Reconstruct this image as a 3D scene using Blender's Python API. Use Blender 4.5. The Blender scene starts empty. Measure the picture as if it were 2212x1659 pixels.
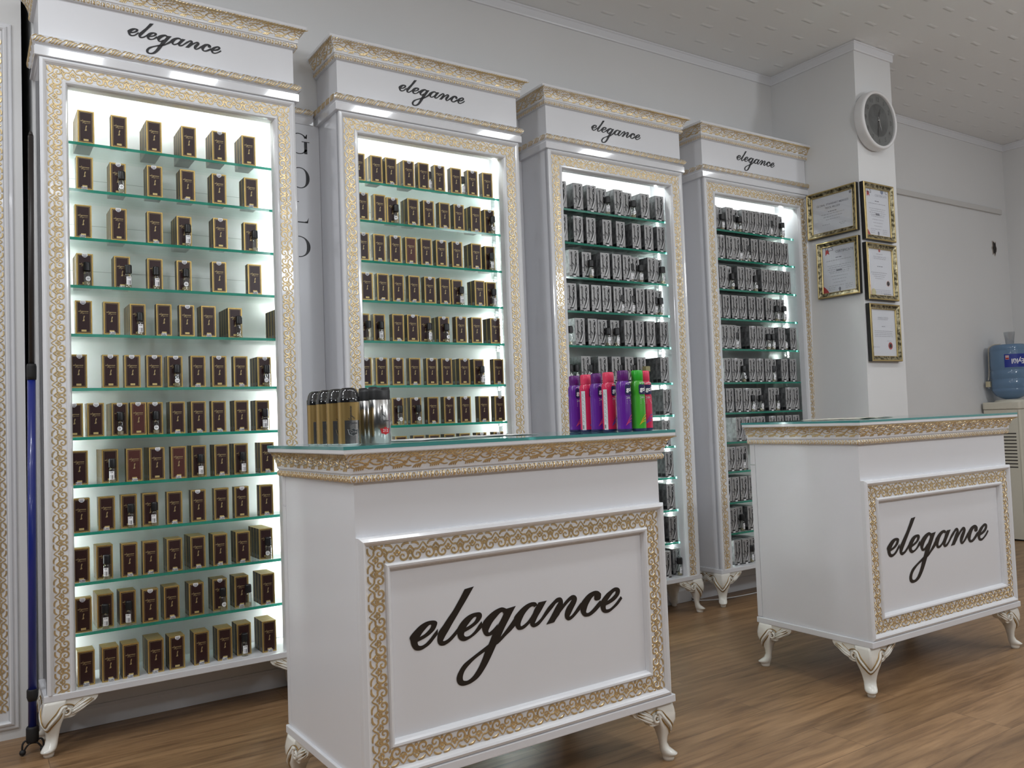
import bpy, math, random
from mathutils import Vector, Matrix
random.seed(7)
C = bpy.context.scene.collection
PI = math.pi
# ------------------------------------------------------------------ camera
cam_d = bpy.data.cameras.new('camera'); cam = bpy.data.objects.new('camera', cam_d); C.objects.link(cam)
F_PX = 1795.68
cam_d.sensor_fit = 'HORIZONTAL'; cam_d.sensor_width = 36.0; cam_d.lens = F_PX/2212*36.0
cam_d.clip_start = 0.05; cam_d.clip_end = 60
RW = ((0.83568202, 0.5491638, 0.00739469), (-0.5479573, 0.83460505, -0.05636675), (-0.03712622, 0.04305271, 0.99838275))
M = Matrix.Identity(4)
for i in range(3):
    M[i][0] = RW[i][0]; M[i][1] = RW[i][2]; M[i][2] = -RW[i][1]
M[0][3], M[1][3], M[2][3] = -0.20864737, -3.07524885, 1.01442061
cam.matrix_world = M
bpy.context.scene.camera = cam
# ------------------------------------------------------------------ world, exposure, room lights
sc = bpy.context.scene
sc.view_settings.view_transform = 'Standard'; sc.view_settings.look = 'None'
sc.view_settings.exposure = -0.34; sc.view_settings.gamma = 1.0; sc.view_settings.use_curve_mapping = False
w = bpy.data.worlds.new('daylight'); sc.world = w; w.use_nodes = True
bg = w.node_tree.nodes['Background']; bg.inputs[0].default_value = (0.88, 0.94, 1.0, 1); bg.inputs[1].default_value = 0.04
def area(name, loc, rot, sx, sy, power, col=(1, 1, 1)):
    l = bpy.data.lights.new(name, 'AREA'); l.shape = 'RECTANGLE'; l.size = sx; l.size_y = sy; l.energy = power; l.color = col
    o = bpy.data.objects.new(name, l); C.objects.link(o); o.location = loc; o.rotation_euler = rot; return o
for lx in (.30, .90, 1.45, 2.0, 2.95, 3.85, 4.95):
    area('ceiling_panel_light', (lx, -1.84, 3.04), (0, 0, 0), 0.24, 0.20, 5, (0.93, 0.97, 1.0))
for lx in (.3, 2.3, 4.3):
    area('ceiling_panel_light', (lx, -4.6, 3.04), (0, 0, 0), 0.6, 0.3, 14, (0.93, 0.97, 1.0))
def fill_point(name, loc, power, r=.16):
    l = bpy.data.lights.new(name, 'POINT'); l.energy = power; l.shadow_soft_size = r; l.color = (.92, .96, 1.0)
    o = bpy.data.objects.new(name, l); C.objects.link(o); o.location = loc
for lx in (-.4, -1.2, -2.0):
    area('ceiling_panel_light', (lx, -1.1, 3.04), (0, 0, 0), 0.27, 0.14, 13, (0.93, 0.97, 1.0))  # fill panels, added to brighten the left sides of the counters
for gx, gp in ((-.9, 26), (1.9, 42), (4.6, 64)):
    fill_point('hanging_globe_lamp', (gx, -3.3, 2.25), gp)  # unseen point lights, added as ambient fill for ceiling and walls
fill_point('hanging_globe_lamp', (-2.6, -1.7, 2.25), 74)  # one more added fill, lifts the left-facing faces and left wall
area('shopfront_daylight', (2.6, -6.6, 2.0), (PI/2, 0, 0), 6.0, 1.2, 20, (0.93, 0.97, 1.0))

# ------------------------------------------------------------------ materials
def mat(name, col, rough=0.5, metal=0.0, coat=0.0, spec=0.5, emit=None, estr=0, trans=0.0, ior=1.45, alpha=1.0, vary=0.0, vscale=8.0, bump=0.0, bscale=60.0):
    m = bpy.data.materials.new(name); m.use_nodes = True
    nt = m.node_tree; b = nt.nodes['Principled BSDF']
    c4 = (col[0], col[1], col[2], 1)
    b.inputs['Base Color'].default_value = c4
    b.inputs['Roughness'].default_value = rough; b.inputs['Metallic'].default_value = metal
    b.inputs['Coat Weight'].default_value = coat; b.inputs['Coat Roughness'].default_value = 0.05
    b.inputs['Specular IOR Level'].default_value = spec
    b.inputs['Transmission Weight'].default_value = trans; b.inputs['IOR'].default_value = ior
    b.inputs['Alpha'].default_value = alpha
    if emit: b.inputs['Emission Color'].default_value = (*emit, 1); b.inputs['Emission Strength'].default_value = estr
    if vary or bump:
        tc = nt.nodes.new('ShaderNodeTexCoord')
    if vary:
        n = nt.nodes.new('ShaderNodeTexNoise'); n.inputs['Scale'].default_value = vscale; n.inputs['Detail'].default_value = 4
        nt.links.new(tc.outputs['Object'], n.inputs['Vector'])
        r = nt.nodes.new('ShaderNodeMapRange'); r.inputs['From Min'].default_value = .3; r.inputs['From Max'].default_value = .7
        r.inputs['To Min'].default_value = 1-vary; r.inputs['To Max'].default_value = 1+vary
        nt.links.new(n.outputs['Fac'], r.inputs['Value'])
        mx = nt.nodes.new('ShaderNodeVectorMath'); mx.operation = 'SCALE'; mx.inputs[0].default_value = col
        nt.links.new(r.outputs[0], mx.inputs['Scale']); nt.links.new(mx.outputs[0], b.inputs['Base Color'])
    if bump:
        n = nt.nodes.new('ShaderNodeTexNoise'); n.inputs['Scale'].default_value = bscale; n.inputs['Detail'].default_value = 3
        nt.links.new(tc.outputs['Object'], n.inputs['Vector'])
        bp = nt.nodes.new('ShaderNodeBump'); bp.inputs['Strength'].default_value = bump; bp.inputs['Distance'].default_value = 0.002
        nt.links.new(n.outputs['Fac'], bp.inputs['Height']); nt.links.new(bp.outputs[0], b.inputs['Normal'])
    return m
def sheet_glass(name, tint, gloss=(1, 1, 1), rough=0.02, strength=0.9):
    m = bpy.data.materials.new(name); m.use_nodes = True; nt = m.node_tree; nt.nodes.clear()
    out = nt.nodes.new('ShaderNodeOutputMaterial'); mx = nt.nodes.new('ShaderNodeMixShader')
    tr = nt.nodes.new('ShaderNodeBsdfTransparent'); tr.inputs[0].default_value = (*tint, 1)
    gl = nt.nodes.new('ShaderNodeBsdfGlossy'); gl.inputs[0].default_value = (*gloss, 1); gl.inputs['Roughness'].default_value = rough
    lw = nt.nodes.new('ShaderNodeLayerWeight'); lw.inputs[0].default_value = .5
    pw = nt.nodes.new('ShaderNodeMath'); pw.operation = 'POWER'; pw.inputs[1].default_value = 4.0
    mu = nt.nodes.new('ShaderNodeMath'); mu.operation = 'MULTIPLY_ADD'; mu.inputs[1].default_value = .9; mu.inputs[2].default_value = .04*strength; mu.use_clamp = True
    nt.links.new(lw.outputs['Facing'], pw.inputs[0]); nt.links.new(pw.outputs[0], mu.inputs[0]); nt.links.new(mu.outputs[0], mx.inputs[0])
    nt.links.new(tr.outputs[0], mx.inputs[1]); nt.links.new(gl.outputs[0], mx.inputs[2]); nt.links.new(mx.outputs[0], out.inputs[0])
    return m
WHITE = mat('white_lacquer', (.74, .745, .775), .16, coat=.5, vary=.01, vscale=3)
WHITE_P = mat('white_satin_panel', (.74, .745, .775), .34, coat=.35, vary=.01, vscale=3)
WHITE_P.node_tree.nodes['Principled BSDF'].inputs['Coat Roughness'].default_value = .17
GLOSSW = mat('white_gloss_moulding', (.74, .745, .775), .10, coat=1.0)
WHITE_M = mat('white_moulding', (.74, .745, .77), .2, coat=.3)
INNER = mat('white_shelf_lining', (.73, .745, .74), .28)
GOLD = mat('gilded_relief', (.68, .53, .30), .29, metal=.72, vary=.12, vscale=40)
GOLD_P = mat('gilded_leaf', (.62, .44, .20), .36, metal=.85, vary=.15, vscale=50)
IVORY = mat('ivory_lacquer', (.80, .78, .72), .18, coat=.5)
GILT_LINE = mat('antique_gold_line', (.34, .21, .07), .35, metal=.55)
INK = mat('dark_brown_vinyl', (.018, .014, .012), .35)
LINK = mat('charcoal_vinyl', (.022, .022, .025), .35)
SHELF = sheet_glass('clear_shelf_glass', (.88, .945, .925))
EDGE = mat('green_glass_edge', (.012, .27, .18), .08, trans=.35, coat=.4)
EDGE_C = mat('teal_glass_edge', (.09, .32, .31), .08, trans=.3, coat=.5)
TOPGLASS = sheet_glass('counter_glass', (.90, .96, .95), rough=.01, strength=1.0)
CHROME = mat('chrome', (.75, .76, .78), .15, metal=1)
PEG = mat('clear_plastic_peg', (.70, .72, .72), .45)
BLACKP = mat('black_plastic', (.012, .012, .013), .3)
PAPER = mat('white_paper', (.82, .82, .82), .6)
# led strip with round diodes
def led_mat():
    m = bpy.data.materials.new('led_diodes'); m.use_nodes = True; nt = m.node_tree; b = nt.nodes['Principled BSDF']
    b.inputs['Base Color'].default_value = (.8, .8, .7, 1)
    tc = nt.nodes.new('ShaderNodeTexCoord'); sp = nt.nodes.new('ShaderNodeSeparateXYZ'); nt.links.new(tc.outputs['Object'], sp.inputs[0])
    def math_(op, a, bb):
        n = nt.nodes.new('ShaderNodeMath'); n.operation = op
        for k, v in enumerate((a, bb)):
            if v is None: continue
            if isinstance(v, (int, float)): n.inputs[k].default_value = v
            else: nt.links.new(v, n.inputs[k])
        return n.outputs[0]
    s = math_('ADD', sp.outputs['Z'], sp.outputs['X'])
    fr = math_('FRACT', math_('DIVIDE', s, .0166), None)
    d = math_('ABSOLUTE', math_('SUBTRACT', fr, .5), None)
    on = math_('LESS_THAN', d, .3)
    st = math_('MULTIPLY_ADD', on, LED_STRENGTH); nt.nodes[-1].inputs[2].default_value = LED_STRENGTH*.12
    b.inputs['Emission Color'].default_value = (.93, 1.0, .97, 1); nt.links.new(st, b.inputs['Emission Strength'])
    return m
LED_STRENGTH = 112.0
LED = led_mat()

# ------------------------------------------------------------------ mesh helper
class MB:
    def __init__(s): s.v = []; s.f = []; s.m = []; s.sm = []; s.mats = []
    def mi(s, mt):
        if mt not in s.mats: s.mats.append(mt)
        return s.mats.index(mt)
    def add(s, vs, fs, mt, smooth=False):
        o = len(s.v); s.v += [tuple(x) for x in vs]; k = s.mi(mt)
        for f in fs: s.f.append([o+i for i in f]); s.m.append(k); s.sm.append(smooth)
    def box(s, a, b, mt):
        (x0, y0, z0), (x1, y1, z1) = a, b
        s.add([(x0, y0, z0), (x1, y0, z0), (x1, y1, z0), (x0, y1, z0), (x0, y0, z1), (x1, y0, z1), (x1, y1, z1), (x0, y1, z1)],
              [(0, 3, 2, 1), (4, 5, 6, 7), (0, 1, 5, 4), (1, 2, 6, 5), (2, 3, 7, 6), (3, 0, 4, 7)], mt)
    def poly(s, pts, mt): s.add(pts, [list(range(len(pts)))], mt)
    def prism(s, pts, d, mt):                       # polygon pts (3d) swept along vector d
        n = len(pts); q = [tuple(p[i]+d[i] for i in range(3)) for p in pts]
        s.add(list(pts)+q, [list(range(n))[::-1], list(range(n, 2*n))]+[(i, (i+1) % n, n+(i+1) % n, n+i) for i in range(n)], mt)
    def lathe(s, prof, mt, n=24, ax=(0, 0, 0), smooth=True, cap=True, fn=None):    # prof: (r, z)
        vs = []; 
        for r, z in prof:
            for k in range(n):
                a = 2*PI*k/n; p = (r*math.cos(a), r*math.sin(a), z)
                vs.append(fn(*p) if fn else (ax[0]+p[0], ax[1]+p[1], ax[2]+p[2]))
        fs = [(i*n+k, i*n+(k+1) % n, (i+1)*n+(k+1) % n, (i+1)*n+k) for i in range(len(prof)-1) for k in range(n)]
        s.add(vs, fs, mt, smooth)
        if cap:
            s.add(vs[:n], [list(range(n))[::-1]], mt); s.add(vs[-n:], [list(range(n))], mt)
    def tube(s, pts, r, mt, n=8, smooth=True):      # r: number or list
        pts = [Vector(p) for p in pts]; m = len(pts); vs = []; up = None
        for i, p in enumerate(pts):
            t = (pts[min(i+1, m-1)]-pts[max(i-1, 0)]).normalized()
            if up is None: up = Vector((0, 0, 1)) if abs(t.z) < .9 else Vector((1, 0, 0))
            a = t.cross(up).normalized(); b = a.cross(t).normalized(); up = b
            rr = r[i] if isinstance(r, (list, tuple)) else r
            for k in range(n):
                q = 2*PI*k/n; vs.append(p+a*(rr*math.cos(q))+b*(rr*math.sin(q)))
        fs = [(i*n+k, i*n+(k+1) % n, (i+1)*n+(k+1) % n, (i+1)*n+k) for i in range(m-1) for k in range(n)]
        fs += [list(range(n))[::-1], list(range((m-1)*n, m*n))]
        s.add(vs, fs, mt, smooth)
    def ribbon(s, pts, nors, ws, h, mt):            # flat-topped relief stroke
        pts = [Vector(p) for p in pts]; m = len(pts); vs = []
        for i, p in enumerate(pts):
            t = (pts[min(i+1, m-1)]-pts[max(i-1, 0)])
            if t.length < 1e-9: t = Vector((1, 0, 0))
            n_ = Vector(nors[i]); a = t.normalized().cross(n_).normalized(); w_ = ws[i]; hh = n_*h
            vs += [p-a*w_, p+hh-a*(w_*.66), p+hh*1.12, p+hh+a*(w_*.66), p+a*w_]
        fs = []
        for i in range(m-1):
            for k in range(4): fs.append((5*i+k, 5*i+5+k, 5*i+6+k, 5*i+1+k))
        s.add(vs, fs, mt, False)
    def sweep(s, path, prof, fn, mt, smooth=False, closed=False, caps=True):
        # path: 2d points; prof: (offset to the right-hand side, height); fn(a, b, height) -> 3d
        n = len(path); offs = []
        for i in range(n):
            def nor(p, q):
                d = (q[0]-p[0], q[1]-p[1]); l = math.hypot(*d); return (d[1]/l, -d[0]/l)
            n1 = nor(path[i-1], path[i]) if (i > 0 or closed) else None
            n2 = nor(path[i], path[(i+1) % n]) if (i < n-1 or closed) else None
            if n1 is None: v = n2
            elif n2 is None: v = n1
            else:
                k = 1+n1[0]*n2[0]+n1[1]*n2[1]; v = ((n1[0]+n2[0])/k, (n1[1]+n2[1])/k)
            offs.append(v)
        vs = [fn(path[i][0]+offs[i][0]*o, path[i][1]+offs[i][1]*o, h) for i in range(n) for o, h in prof]
        m = len(prof); seg = n if closed else n-1; fs = []
        for i in range(seg):
            j = (i+1) % n
            for k in range(m-1): fs.append((i*m+k, j*m+k, j*m+k+1, i*m+k+1))
        s.add(vs, fs, mt, smooth)
        if caps and not closed:
            s.add(vs[:m], [list(range(m))], mt); s.add(vs[-m:], [list(range(m))[::-1]], mt)
    def build(s, name, parent=None, loc=None, bevel=0, mats=None):
        me = bpy.data.meshes.new(name); me.from_pydata([tuple(v) for v in s.v], [], s.f)
        for mt in s.mats: me.materials.append(mt)
        me.polygons.foreach_set('material_index', s.m); me.polygons.foreach_set('use_smooth', s.sm); me.update()
        o = bpy.data.objects.new(name, me); C.objects.link(o)
        if parent: o.parent = parent
        if loc: o.location = loc
        if bevel:
            b = o.modifiers.new('edge', 'BEVEL'); b.width = bevel; b.segments = 2; b.limit_method = 'ANGLE'
        return o
def tag(o, label, cat, group=None, kind=None):
    o['label'] = label; o['category'] = cat
    if group: o['group'] = group
    if kind: o['kind'] = kind
    return o
def thing(name, label, cat, loc=(0, 0, 0), rz=0.0, group=None):
    o = bpy.data.objects.new(name, None); C.objects.link(o); o.location = loc; o.rotation_euler = (0, 0, rz); o.empty_display_size = .05
    return tag(o, label, cat, group)
def struct(o): o['kind'] = 'structure'; return o
KIDS = {}
def kids(o): return [c for c in bpy.data.objects if c.parent == o]
def copy_tree(o, parent=None):
    c = o.copy(); C.objects.link(c); c.parent = parent
    for k in KIDS.get(o.name) or kids(o): copy_tree(k, c)
    return c
def cat_rom(pts, n=3):
    out = []; m = len(pts)
    for i in range(m-1):
        p0, p1, p2, p3 = pts[max(i-1, 0)], pts[i], pts[i+1], pts[min(i+2, m-1)]
        for k in range(n):
            t = k/n; out.append(tuple(.5*(2*b+(c-a)*t+(2*a-5*b+4*c-d)*t*t+(3*b-a-3*c+d)*t**3) for a, b, c, d in zip(p0, p1, p2, p3)))
    out.append(tuple(pts[-1])); return out
_txt = {}
def text_mesh(body, size=1.0, bold=0.0):
    """2d vertices and faces of a word in the plain built-in face, centred on its middle"""
    key = (body, bold)
    if key not in _txt:
        cu = bpy.data.curves.new('t', 'FONT'); cu.body = body; cu.size = 1; cu.offset = bold; cu.resolution_u = 3; cu.align_x = 'CENTER'; cu.align_y = 'CENTER'
        o = bpy.data.objects.new('t', cu); C.objects.link(o)
        me = bpy.data.meshes.new_from_object(o.evaluated_get(bpy.context.evaluated_depsgraph_get()))
        _txt[key] = ([tuple(v.co)[:2] for v in me.vertices], [list(p.vertices) for p in me.polygons])
        bpy.data.objects.remove(o); bpy.data.curves.remove(cu); bpy.data.meshes.remove(me)
    vs, fs = _txt[key]
    return [(x*size, y*size) for x, y in vs], fs
def put_text(mb, body, size, fn, mt, bold=0.0):     # fn(x, y) -> 3d
    vs, fs = text_mesh(body, size, bold)
    mb.add([fn(x, y) for x, y in vs], fs, mt)
SCRIPT = [[tuple(int(k)/1000 for k in q.split(',')) for q in l.split()] for l in """-472,31,-466,42 -432,43,-443,50 -404,60,-422,64 -392,79,-413,76 -394,88,-413,81 -406,93,-420,82 -430,93,-430,78 -454,86,-443,68 -478,71,-455,57 -500,51,-466,42 -498,38,-473,31 -494,21,-472,20 -484,6,-467,14 -470,0,-456,12 -451,1,-440,17 -424,13,-423,28 -406,28,-405,45 -389,44,-388,60
-268,187,-231,191 -284,164,-250,167 -302,140,-268,144 -320,117,-288,120 -343,93,-309,94 -365,69,-327,72 -384,49,-344,50 -389,29,-357,34 -389,16,-367,20 -384,6,-370,14 -374,0,-364,12 -359,0,-349,16 -337,9,-330,28 -315,25,-314,41 -302,37,-301,52
-279,31,-274,43 -245,42,-255,49 -219,55,-232,60 -204,69,-222,73 -200,79,-221,78 -204,88,-223,79 -216,92,-231,79 -240,91,-244,72 -263,84,-257,61 -285,70,-270,48 -304,49,-277,33 -306,34,-281,23 -303,17,-278,16 -294,5,-272,12 -278,-1,-259,12 -260,2,-243,19 -234,13,-227,31 -211,28,-213,45 -196,39,-200,56
-89,85,-101,71 -104,92,-106,79 -120,92,-118,76 -147,84,-138,61 -174,69,-155,46 -194,51,-167,30 -198,33,-174,18 -194,16,-173,12 -185,3,-170,10 -173,-1,-163,12 -157,1,-150,19 -140,9,-129,35
-90,86,-45,90 -101,66,-61,70 -119,41,-79,45 -140,17,-100,17 -154,-2,-120,-13 -172,-34,-141,-41 -187,-55,-157,-66 -201,-82,-177,-95 -220,-111,-198,-121 -243,-136,-224,-145 -266,-148,-250,-157 -280,-148,-272,-161 -289,-145,-294,-160 -292,-136,-309,-151 -290,-124,-315,-134 -280,-107,-309,-114 -257,-88,-285,-87 -228,-71,-253,-70 -185,-54,-211,-51 -149,-43,-172,-34
-159,-42,-150,-27 -139,-39,-142,-24 -121,-31,-120,-17 -93,-12,-93,5 -71,1,-70,26 -49,17,-50,46
58,77,45,72 52,86,42,76 41,90,35,78 24,90,21,74 2,84,3,61 -24,70,-11,46 -51,48,-22,29 -50,34,-26,18 -47,15,-25,10 -38,1,-19,9 -25,-3,-7,13 -5,0,7,20 21,16,25,35 38,28,42,55
67,87,104,88 59,77,90,72 46,63,77,56 35,42,59,36 25,21,48,20 23,10,42,10 30,0,46,9 42,-4,57,13 63,1,75,24 86,18,96,46 113,41,114,62 135,58,136,77 150,71,154,88 165,76,171,89 165,74,180,83 165,72,184,72 160,66,182,58 149,54,175,45 133,33,165,26 118,15,150,12 100,-5,136,-3
162,24,176,52 187,46,191,65 209,63,210,78 224,72,227,87 232,74,240,88 232,73,251,83 229,68,256,71 221,59,249,55 208,47,235,37 198,32,223,21 194,17,215,10 196,6,214,7 203,-2,218,7 213,-6,227,10 230,-2,243,22 252,12,259,37 272,27,278,53
360,73,383,71 355,74,376,81 347,71,364,87 334,63,345,88 318,46,317,80 310,35,294,64 303,20,278,48 301,13,275,27 301,10,280,10 306,6,291,-2 316,6,303,-6 332,13,325,-5 348,23,350,6 364,35,373,21 381,46,386,34
408,23,414,37 434,29,432,42 461,39,448,50 481,54,464,61 488,67,468,70 486,78,467,73 475,85,459,72 457,86,446,65 434,77,429,51 410,64,415,38 382,39,408,23 381,25,406,16 385,8,407,7 394,-3,413,4 408,-8,426,4 429,-7,443,10 455,5,463,22 479,19,483,38 500,39,494,46
362,81,381,78 356,75,384,72 351,70,384,68 351,64,383,63 350,58,382,57 354,52,376,51 362,49,368,49""".split('\n')]
def put_script(mb, w, fn, mt, fine=2, fat=.0019):           # the shop's script lettering, w wide, middle at 0, baseline 0
    for st in SCRIPT:
        pts = cat_rom(st, fine); vs = []; fs = []
        for q in pts:
            dx, dz = q[2]-q[0], q[3]-q[1]; l = math.hypot(dx, dz) or 1; k = fat/l
            vs += [fn((q[0]-dx*k)*w, (q[1]-dz*k)*w), fn((q[2]+dx*k)*w, (q[3]+dz*k)*w)]
        for i in range(len(pts)-1): fs.append((2*i, 2*i+1, 2*i+3, 2*i+2))
        mb.add(vs, fs, mt)
ROWS={
(0,0):([[.1415,5],[.2453,1],[.359,4],[.4775,4],[.5852,3],[.6937,3]],[],[5],[]),
(0,1):([[.1355,1],[.2421,2],[.3589,2],[.4701,2],[.5818,2],[.6987,2]],[[.2523,'o']],[2,3,5],[1,4,6]),
(0,2):([[.1292,1],[.2395,3],[.3568,1],[.4602,3],[.5825,2],[.6992,1]],[[.4691,'r'],[.711,'p']],[2,5],[1,3]),
(0,3):([[.1337,3],[.2507,2],[.3583,1],[.457,1],[.5748,1],[.7042,1]],[[.1393,'o'],[.2682,'r'],[.3588,'r'],[.46,'o']],[1,4,5],[2,6]),
(0,4):([[.1261,1],[.212,1],[.2989,4],[.3809,1],[.4584,1],[.5333,2],[.6342,5],[.8159,5]],[[.3038,'r'],[.6442,'p']],[1,5],[2,4,6]),
(0,5):([[.1084,1],[.2061,1],[.2751,1],[.3459,1],[.4186,2],[.4934,1],[.5674,1],[.645,1],[.7388,3]],[[.4231,'o'],[.7436,'o']],[1,2,3,4,5,7,9],[6,8]),
(0,6):([[.0939,1],[.1576,2],[.2354,4],[.2916,1],[.3494,1],[.4195,2],[.4914,2],[.5625,1],[.6441,2],[.7281,2]],[[.2349,'o'],[.3499,'o'],[.7337,'r']],[1,2,3,4,5],[6,7,8,9]),
(0,7):([[.1065,1],[.2026,4],[.2756,1],[.3487,3],[.4204,1],[.4945,2],[.5689,2],[.6447,2],[.7351,2]],[[.2077,'r'],[.4975,'r'],[.647,'r']],[4],[1,3,5,7,9]),
(0,8):([[.11,1],[.1869,1],[.2598,1],[.3283,1],[.4039,1],[.4846,1],[.5648,1],[.6373,1],[.7282,1]],[[.2637,'r'],[.3389,'r']],[1,6,8],[2,5,7,9]),
(0,9):([[.1078,1],[.1808,2],[.2554,1],[.3228,1],[.4009,2],[.4799,3],[.557,2],[.6379,2],[.7287,4]],[[.1858,'r'],[.7327,'o']],[],[1,3,4,5,6,7,8]),
(0,10):([[.1114,1],[.1809,3],[.2508,2],[.3187,1],[.3885,2],[.4711,2],[.5578,2],[.6356,2],[.7255,3]],[[.1789,'r'],[.2514,'r'],[.5648,'o'],[.6552,'p']],[1,4,6,7],[5,8,9]),
(0,11):([[.1163,2],[.1887,2],[.2513,2],[.3306,3],[.3994,2],[.4814,2],[.562,2],[.636,2],[.7219,3]],[[.6336,'r']],[5],[1,2,3,4,6,7,9]),
(1,0):([[.1041,1],[.1822,2],[.2469,1],[.3295,2],[.3991,1],[.4772,1],[.5591,1],[.6424,1],[.7202,1]],[[.4293,'r'],[.5947,'r']],[4,6,8],[3]),
(1,1):([[.1157,1],[.1912,1],[.2588,1],[.3435,2],[.4179,1],[.4951,1],[.5672,1],[.6529,2],[.7372,1]],[[.2681,'o'],[.7448,'o']],[1,3,5,7,9],[2,4,6,8]),
(1,2):([[.1125,1],[.1847,1],[.2564,1],[.3287,1],[.4004,1],[.4737,1],[.5511,1],[.6486,2],[.7327,2]],[[.7327,'r']],[1,3,6,7],[2,4,5,8]),
(1,3):([[.125,1],[.1942,1],[.2639,1],[.3374,1],[.4115,1],[.4849,1],[.5578,1],[.6603,2],[.732,1]],[[.5715,'r'],[.7379,'r']],[1,5],[2,3,4,6,8]),
(1,4):([[.1146,1],[.1835,1],[.2583,1],[.3249,1],[.3952,1],[.4856,2],[.5584,1],[.6376,1],[.7338,2]],[[.1286,'p'],[.1851,'r'],[.407,'r'],[.4911,'o']],[4,6,7,9],[3]),
(1,5):([[.1088,1],[.1775,1],[.251,1],[.3284,1],[.4088,1],[.481,1],[.5678,2],[.6545,2],[.7435,1]],[[.6628,'r']],[1,2,3,5,6,7],[4,9]),
(1,6):([[.2561,1],[.3391,2],[.4084,1],[.4874,1],[.5671,1],[.6611,1],[.7427,1]],[[.2589,'o'],[.3429,'o']],[1,2,4,5,7],[3,6]),
(1,7):([[.255,1],[.3367,1],[.4093,1],[.4824,1],[.5584,1],[.6411,1],[.7309,1]],[],[6,7],[]),
(2,0):([[.1108,1],[.2107,2],[.2938,1],[.3771,1],[.4665,2],[.5457,1],[.6427,2],[.7448,2]],[[.4017,'r'],[.571,'o']],[3],[2]),
(2,1):([[.1087,1],[.2042,2],[.2829,1],[.3826,2],[.4709,1],[.5757,2],[.6593,1],[.746,1]],[],[2],[3,5]),
(2,2):([[.1699,2],[.2633,2],[.3624,2],[.4375,1],[.5051,1],[.5753,1],[.6722,2],[.7332,1]],[[.2796,'r'],[.5382,'r'],[.6026,'r'],[.7519,'r']],[],[3,4]),
(2,3):([[.147,1],[.2249,1],[.2972,1],[.3647,1],[.4373,1],[.5062,1],[.5842,1],[.6558,1],[.7261,1]],[[.4657,'r'],[.5367,'r'],[.6914,'r'],[.7283,'r']],[4],[1,2]),
(2,4):([[.1891,2],[.2679,1],[.3459,1],[.4257,1],[.4956,1],[.5707,1],[.6447,1],[.7365,2]],[[.1345,'p'],[.3701,'r'],[.4261,'r']],[],[2,5]),
(2,5):([[.1063,1],[.2176,3],[.3226,2],[.4055,1],[.4916,1],[.5915,2],[.7295,3]],[[.1277,'r'],[.1636,'r'],[.2466,'r'],[.4361,'r'],[.522,'r'],[.6135,'g']],[],[]),
(2,6):([[.7359,2]],[],[],[]),
(2,7):([[.7198,1]],[],[],[]),
(2,8):([[.7304,2]],[[.6355,'r']],[],[]),
(2,9):([[.6202,1],[.7317,2]],[[.6479,'r']],[],[]),
(2,10):([[.6417,1],[.7363,1]],[],[],[]),
(2,11):([[.6676,1],[.7763,2]],[[.763,'r']],[],[]),
(3,0):([[.1168,1],[.1794,1],[.2484,1],[.3105,1],[.3761,1],[.4392,1],[.4972,1],[.5593,1],[.6245,1],[.6908,1]],[[.1958,'r'],[.2839,'r'],[.3339,'o'],[.5946,'r'],[.6974,'r']],[7],[5]),
(3,1):([[.1684,1],[.2358,1],[.2938,1],[.366,1],[.4381,1],[.5072,1],[.5731,1],[.6415,1],[.7035,1]],[[.329,'r'],[.395,'o']],[1],[2,5]),
(3,2):([[.1102,1],[.1728,1],[.235,1],[.3157,1],[.3807,1],[.4387,1],[.5147,1],[.5778,1],[.6434,1],[.7084,1]],[[.2523,'o'],[.443,'o']],[3],[4,7]),
(3,3):([[.1206,1],[.1872,1],[.2563,1],[.3221,1],[.3935,1],[.4631,1],[.5369,1],[.601,1],[.6692,1]],[[.6149,'r'],[.6792,'r']],[],[2,4]),
(3,4):([[.1658,1],[.2259,1],[.2848,1],[.389,2],[.4524,1],[.5121,1],[.5711,1],[.6341,1],[.7369,2]],[[.262,'r'],[.5291,'o'],[.5677,'r'],[.674,'r']],[4],[5]),
(3,5):([[.1716,1],[.2347,1],[.2943,1],[.3727,1],[.4373,1],[.5076,1],[.5712,1],[.6454,1],[.7224,1]],[[.3104,'o'],[.5575,'r']],[2,5],[4]),
(3,6):([[.1137,1],[.1801,1],[.2505,1],[.3148,1],[.374,1],[.4327,1],[.5229,1],[.5837,1],[.6692,2],[.7304,1]],[[.3714,'r'],[.4418,'r'],[.5787,'r']],[4,9],[2]),
(3,7):([[.2464,1],[.3057,1],[.3679,1],[.4259,1],[.5167,2],[.5854,1],[.6566,1],[.7246,1]],[],[2,5],[]),
(3,8):([[.1181,1],[.1761,1],[.2354,1],[.2947,1]],[[.2722,'r']],[],[]),
(3,9):([[.1294,1],[.1905,1],[.2582,1],[.3242,1]],[],[1],[]),
(3,10):([[.1622,1],[.2323,1],[.3024,1]],[[.2395,'r']],[],[]),
(3,11):([[.1666,1],[.2305,1],[.3053,1]],[[.2816,'r']],[],[]),
}

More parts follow.
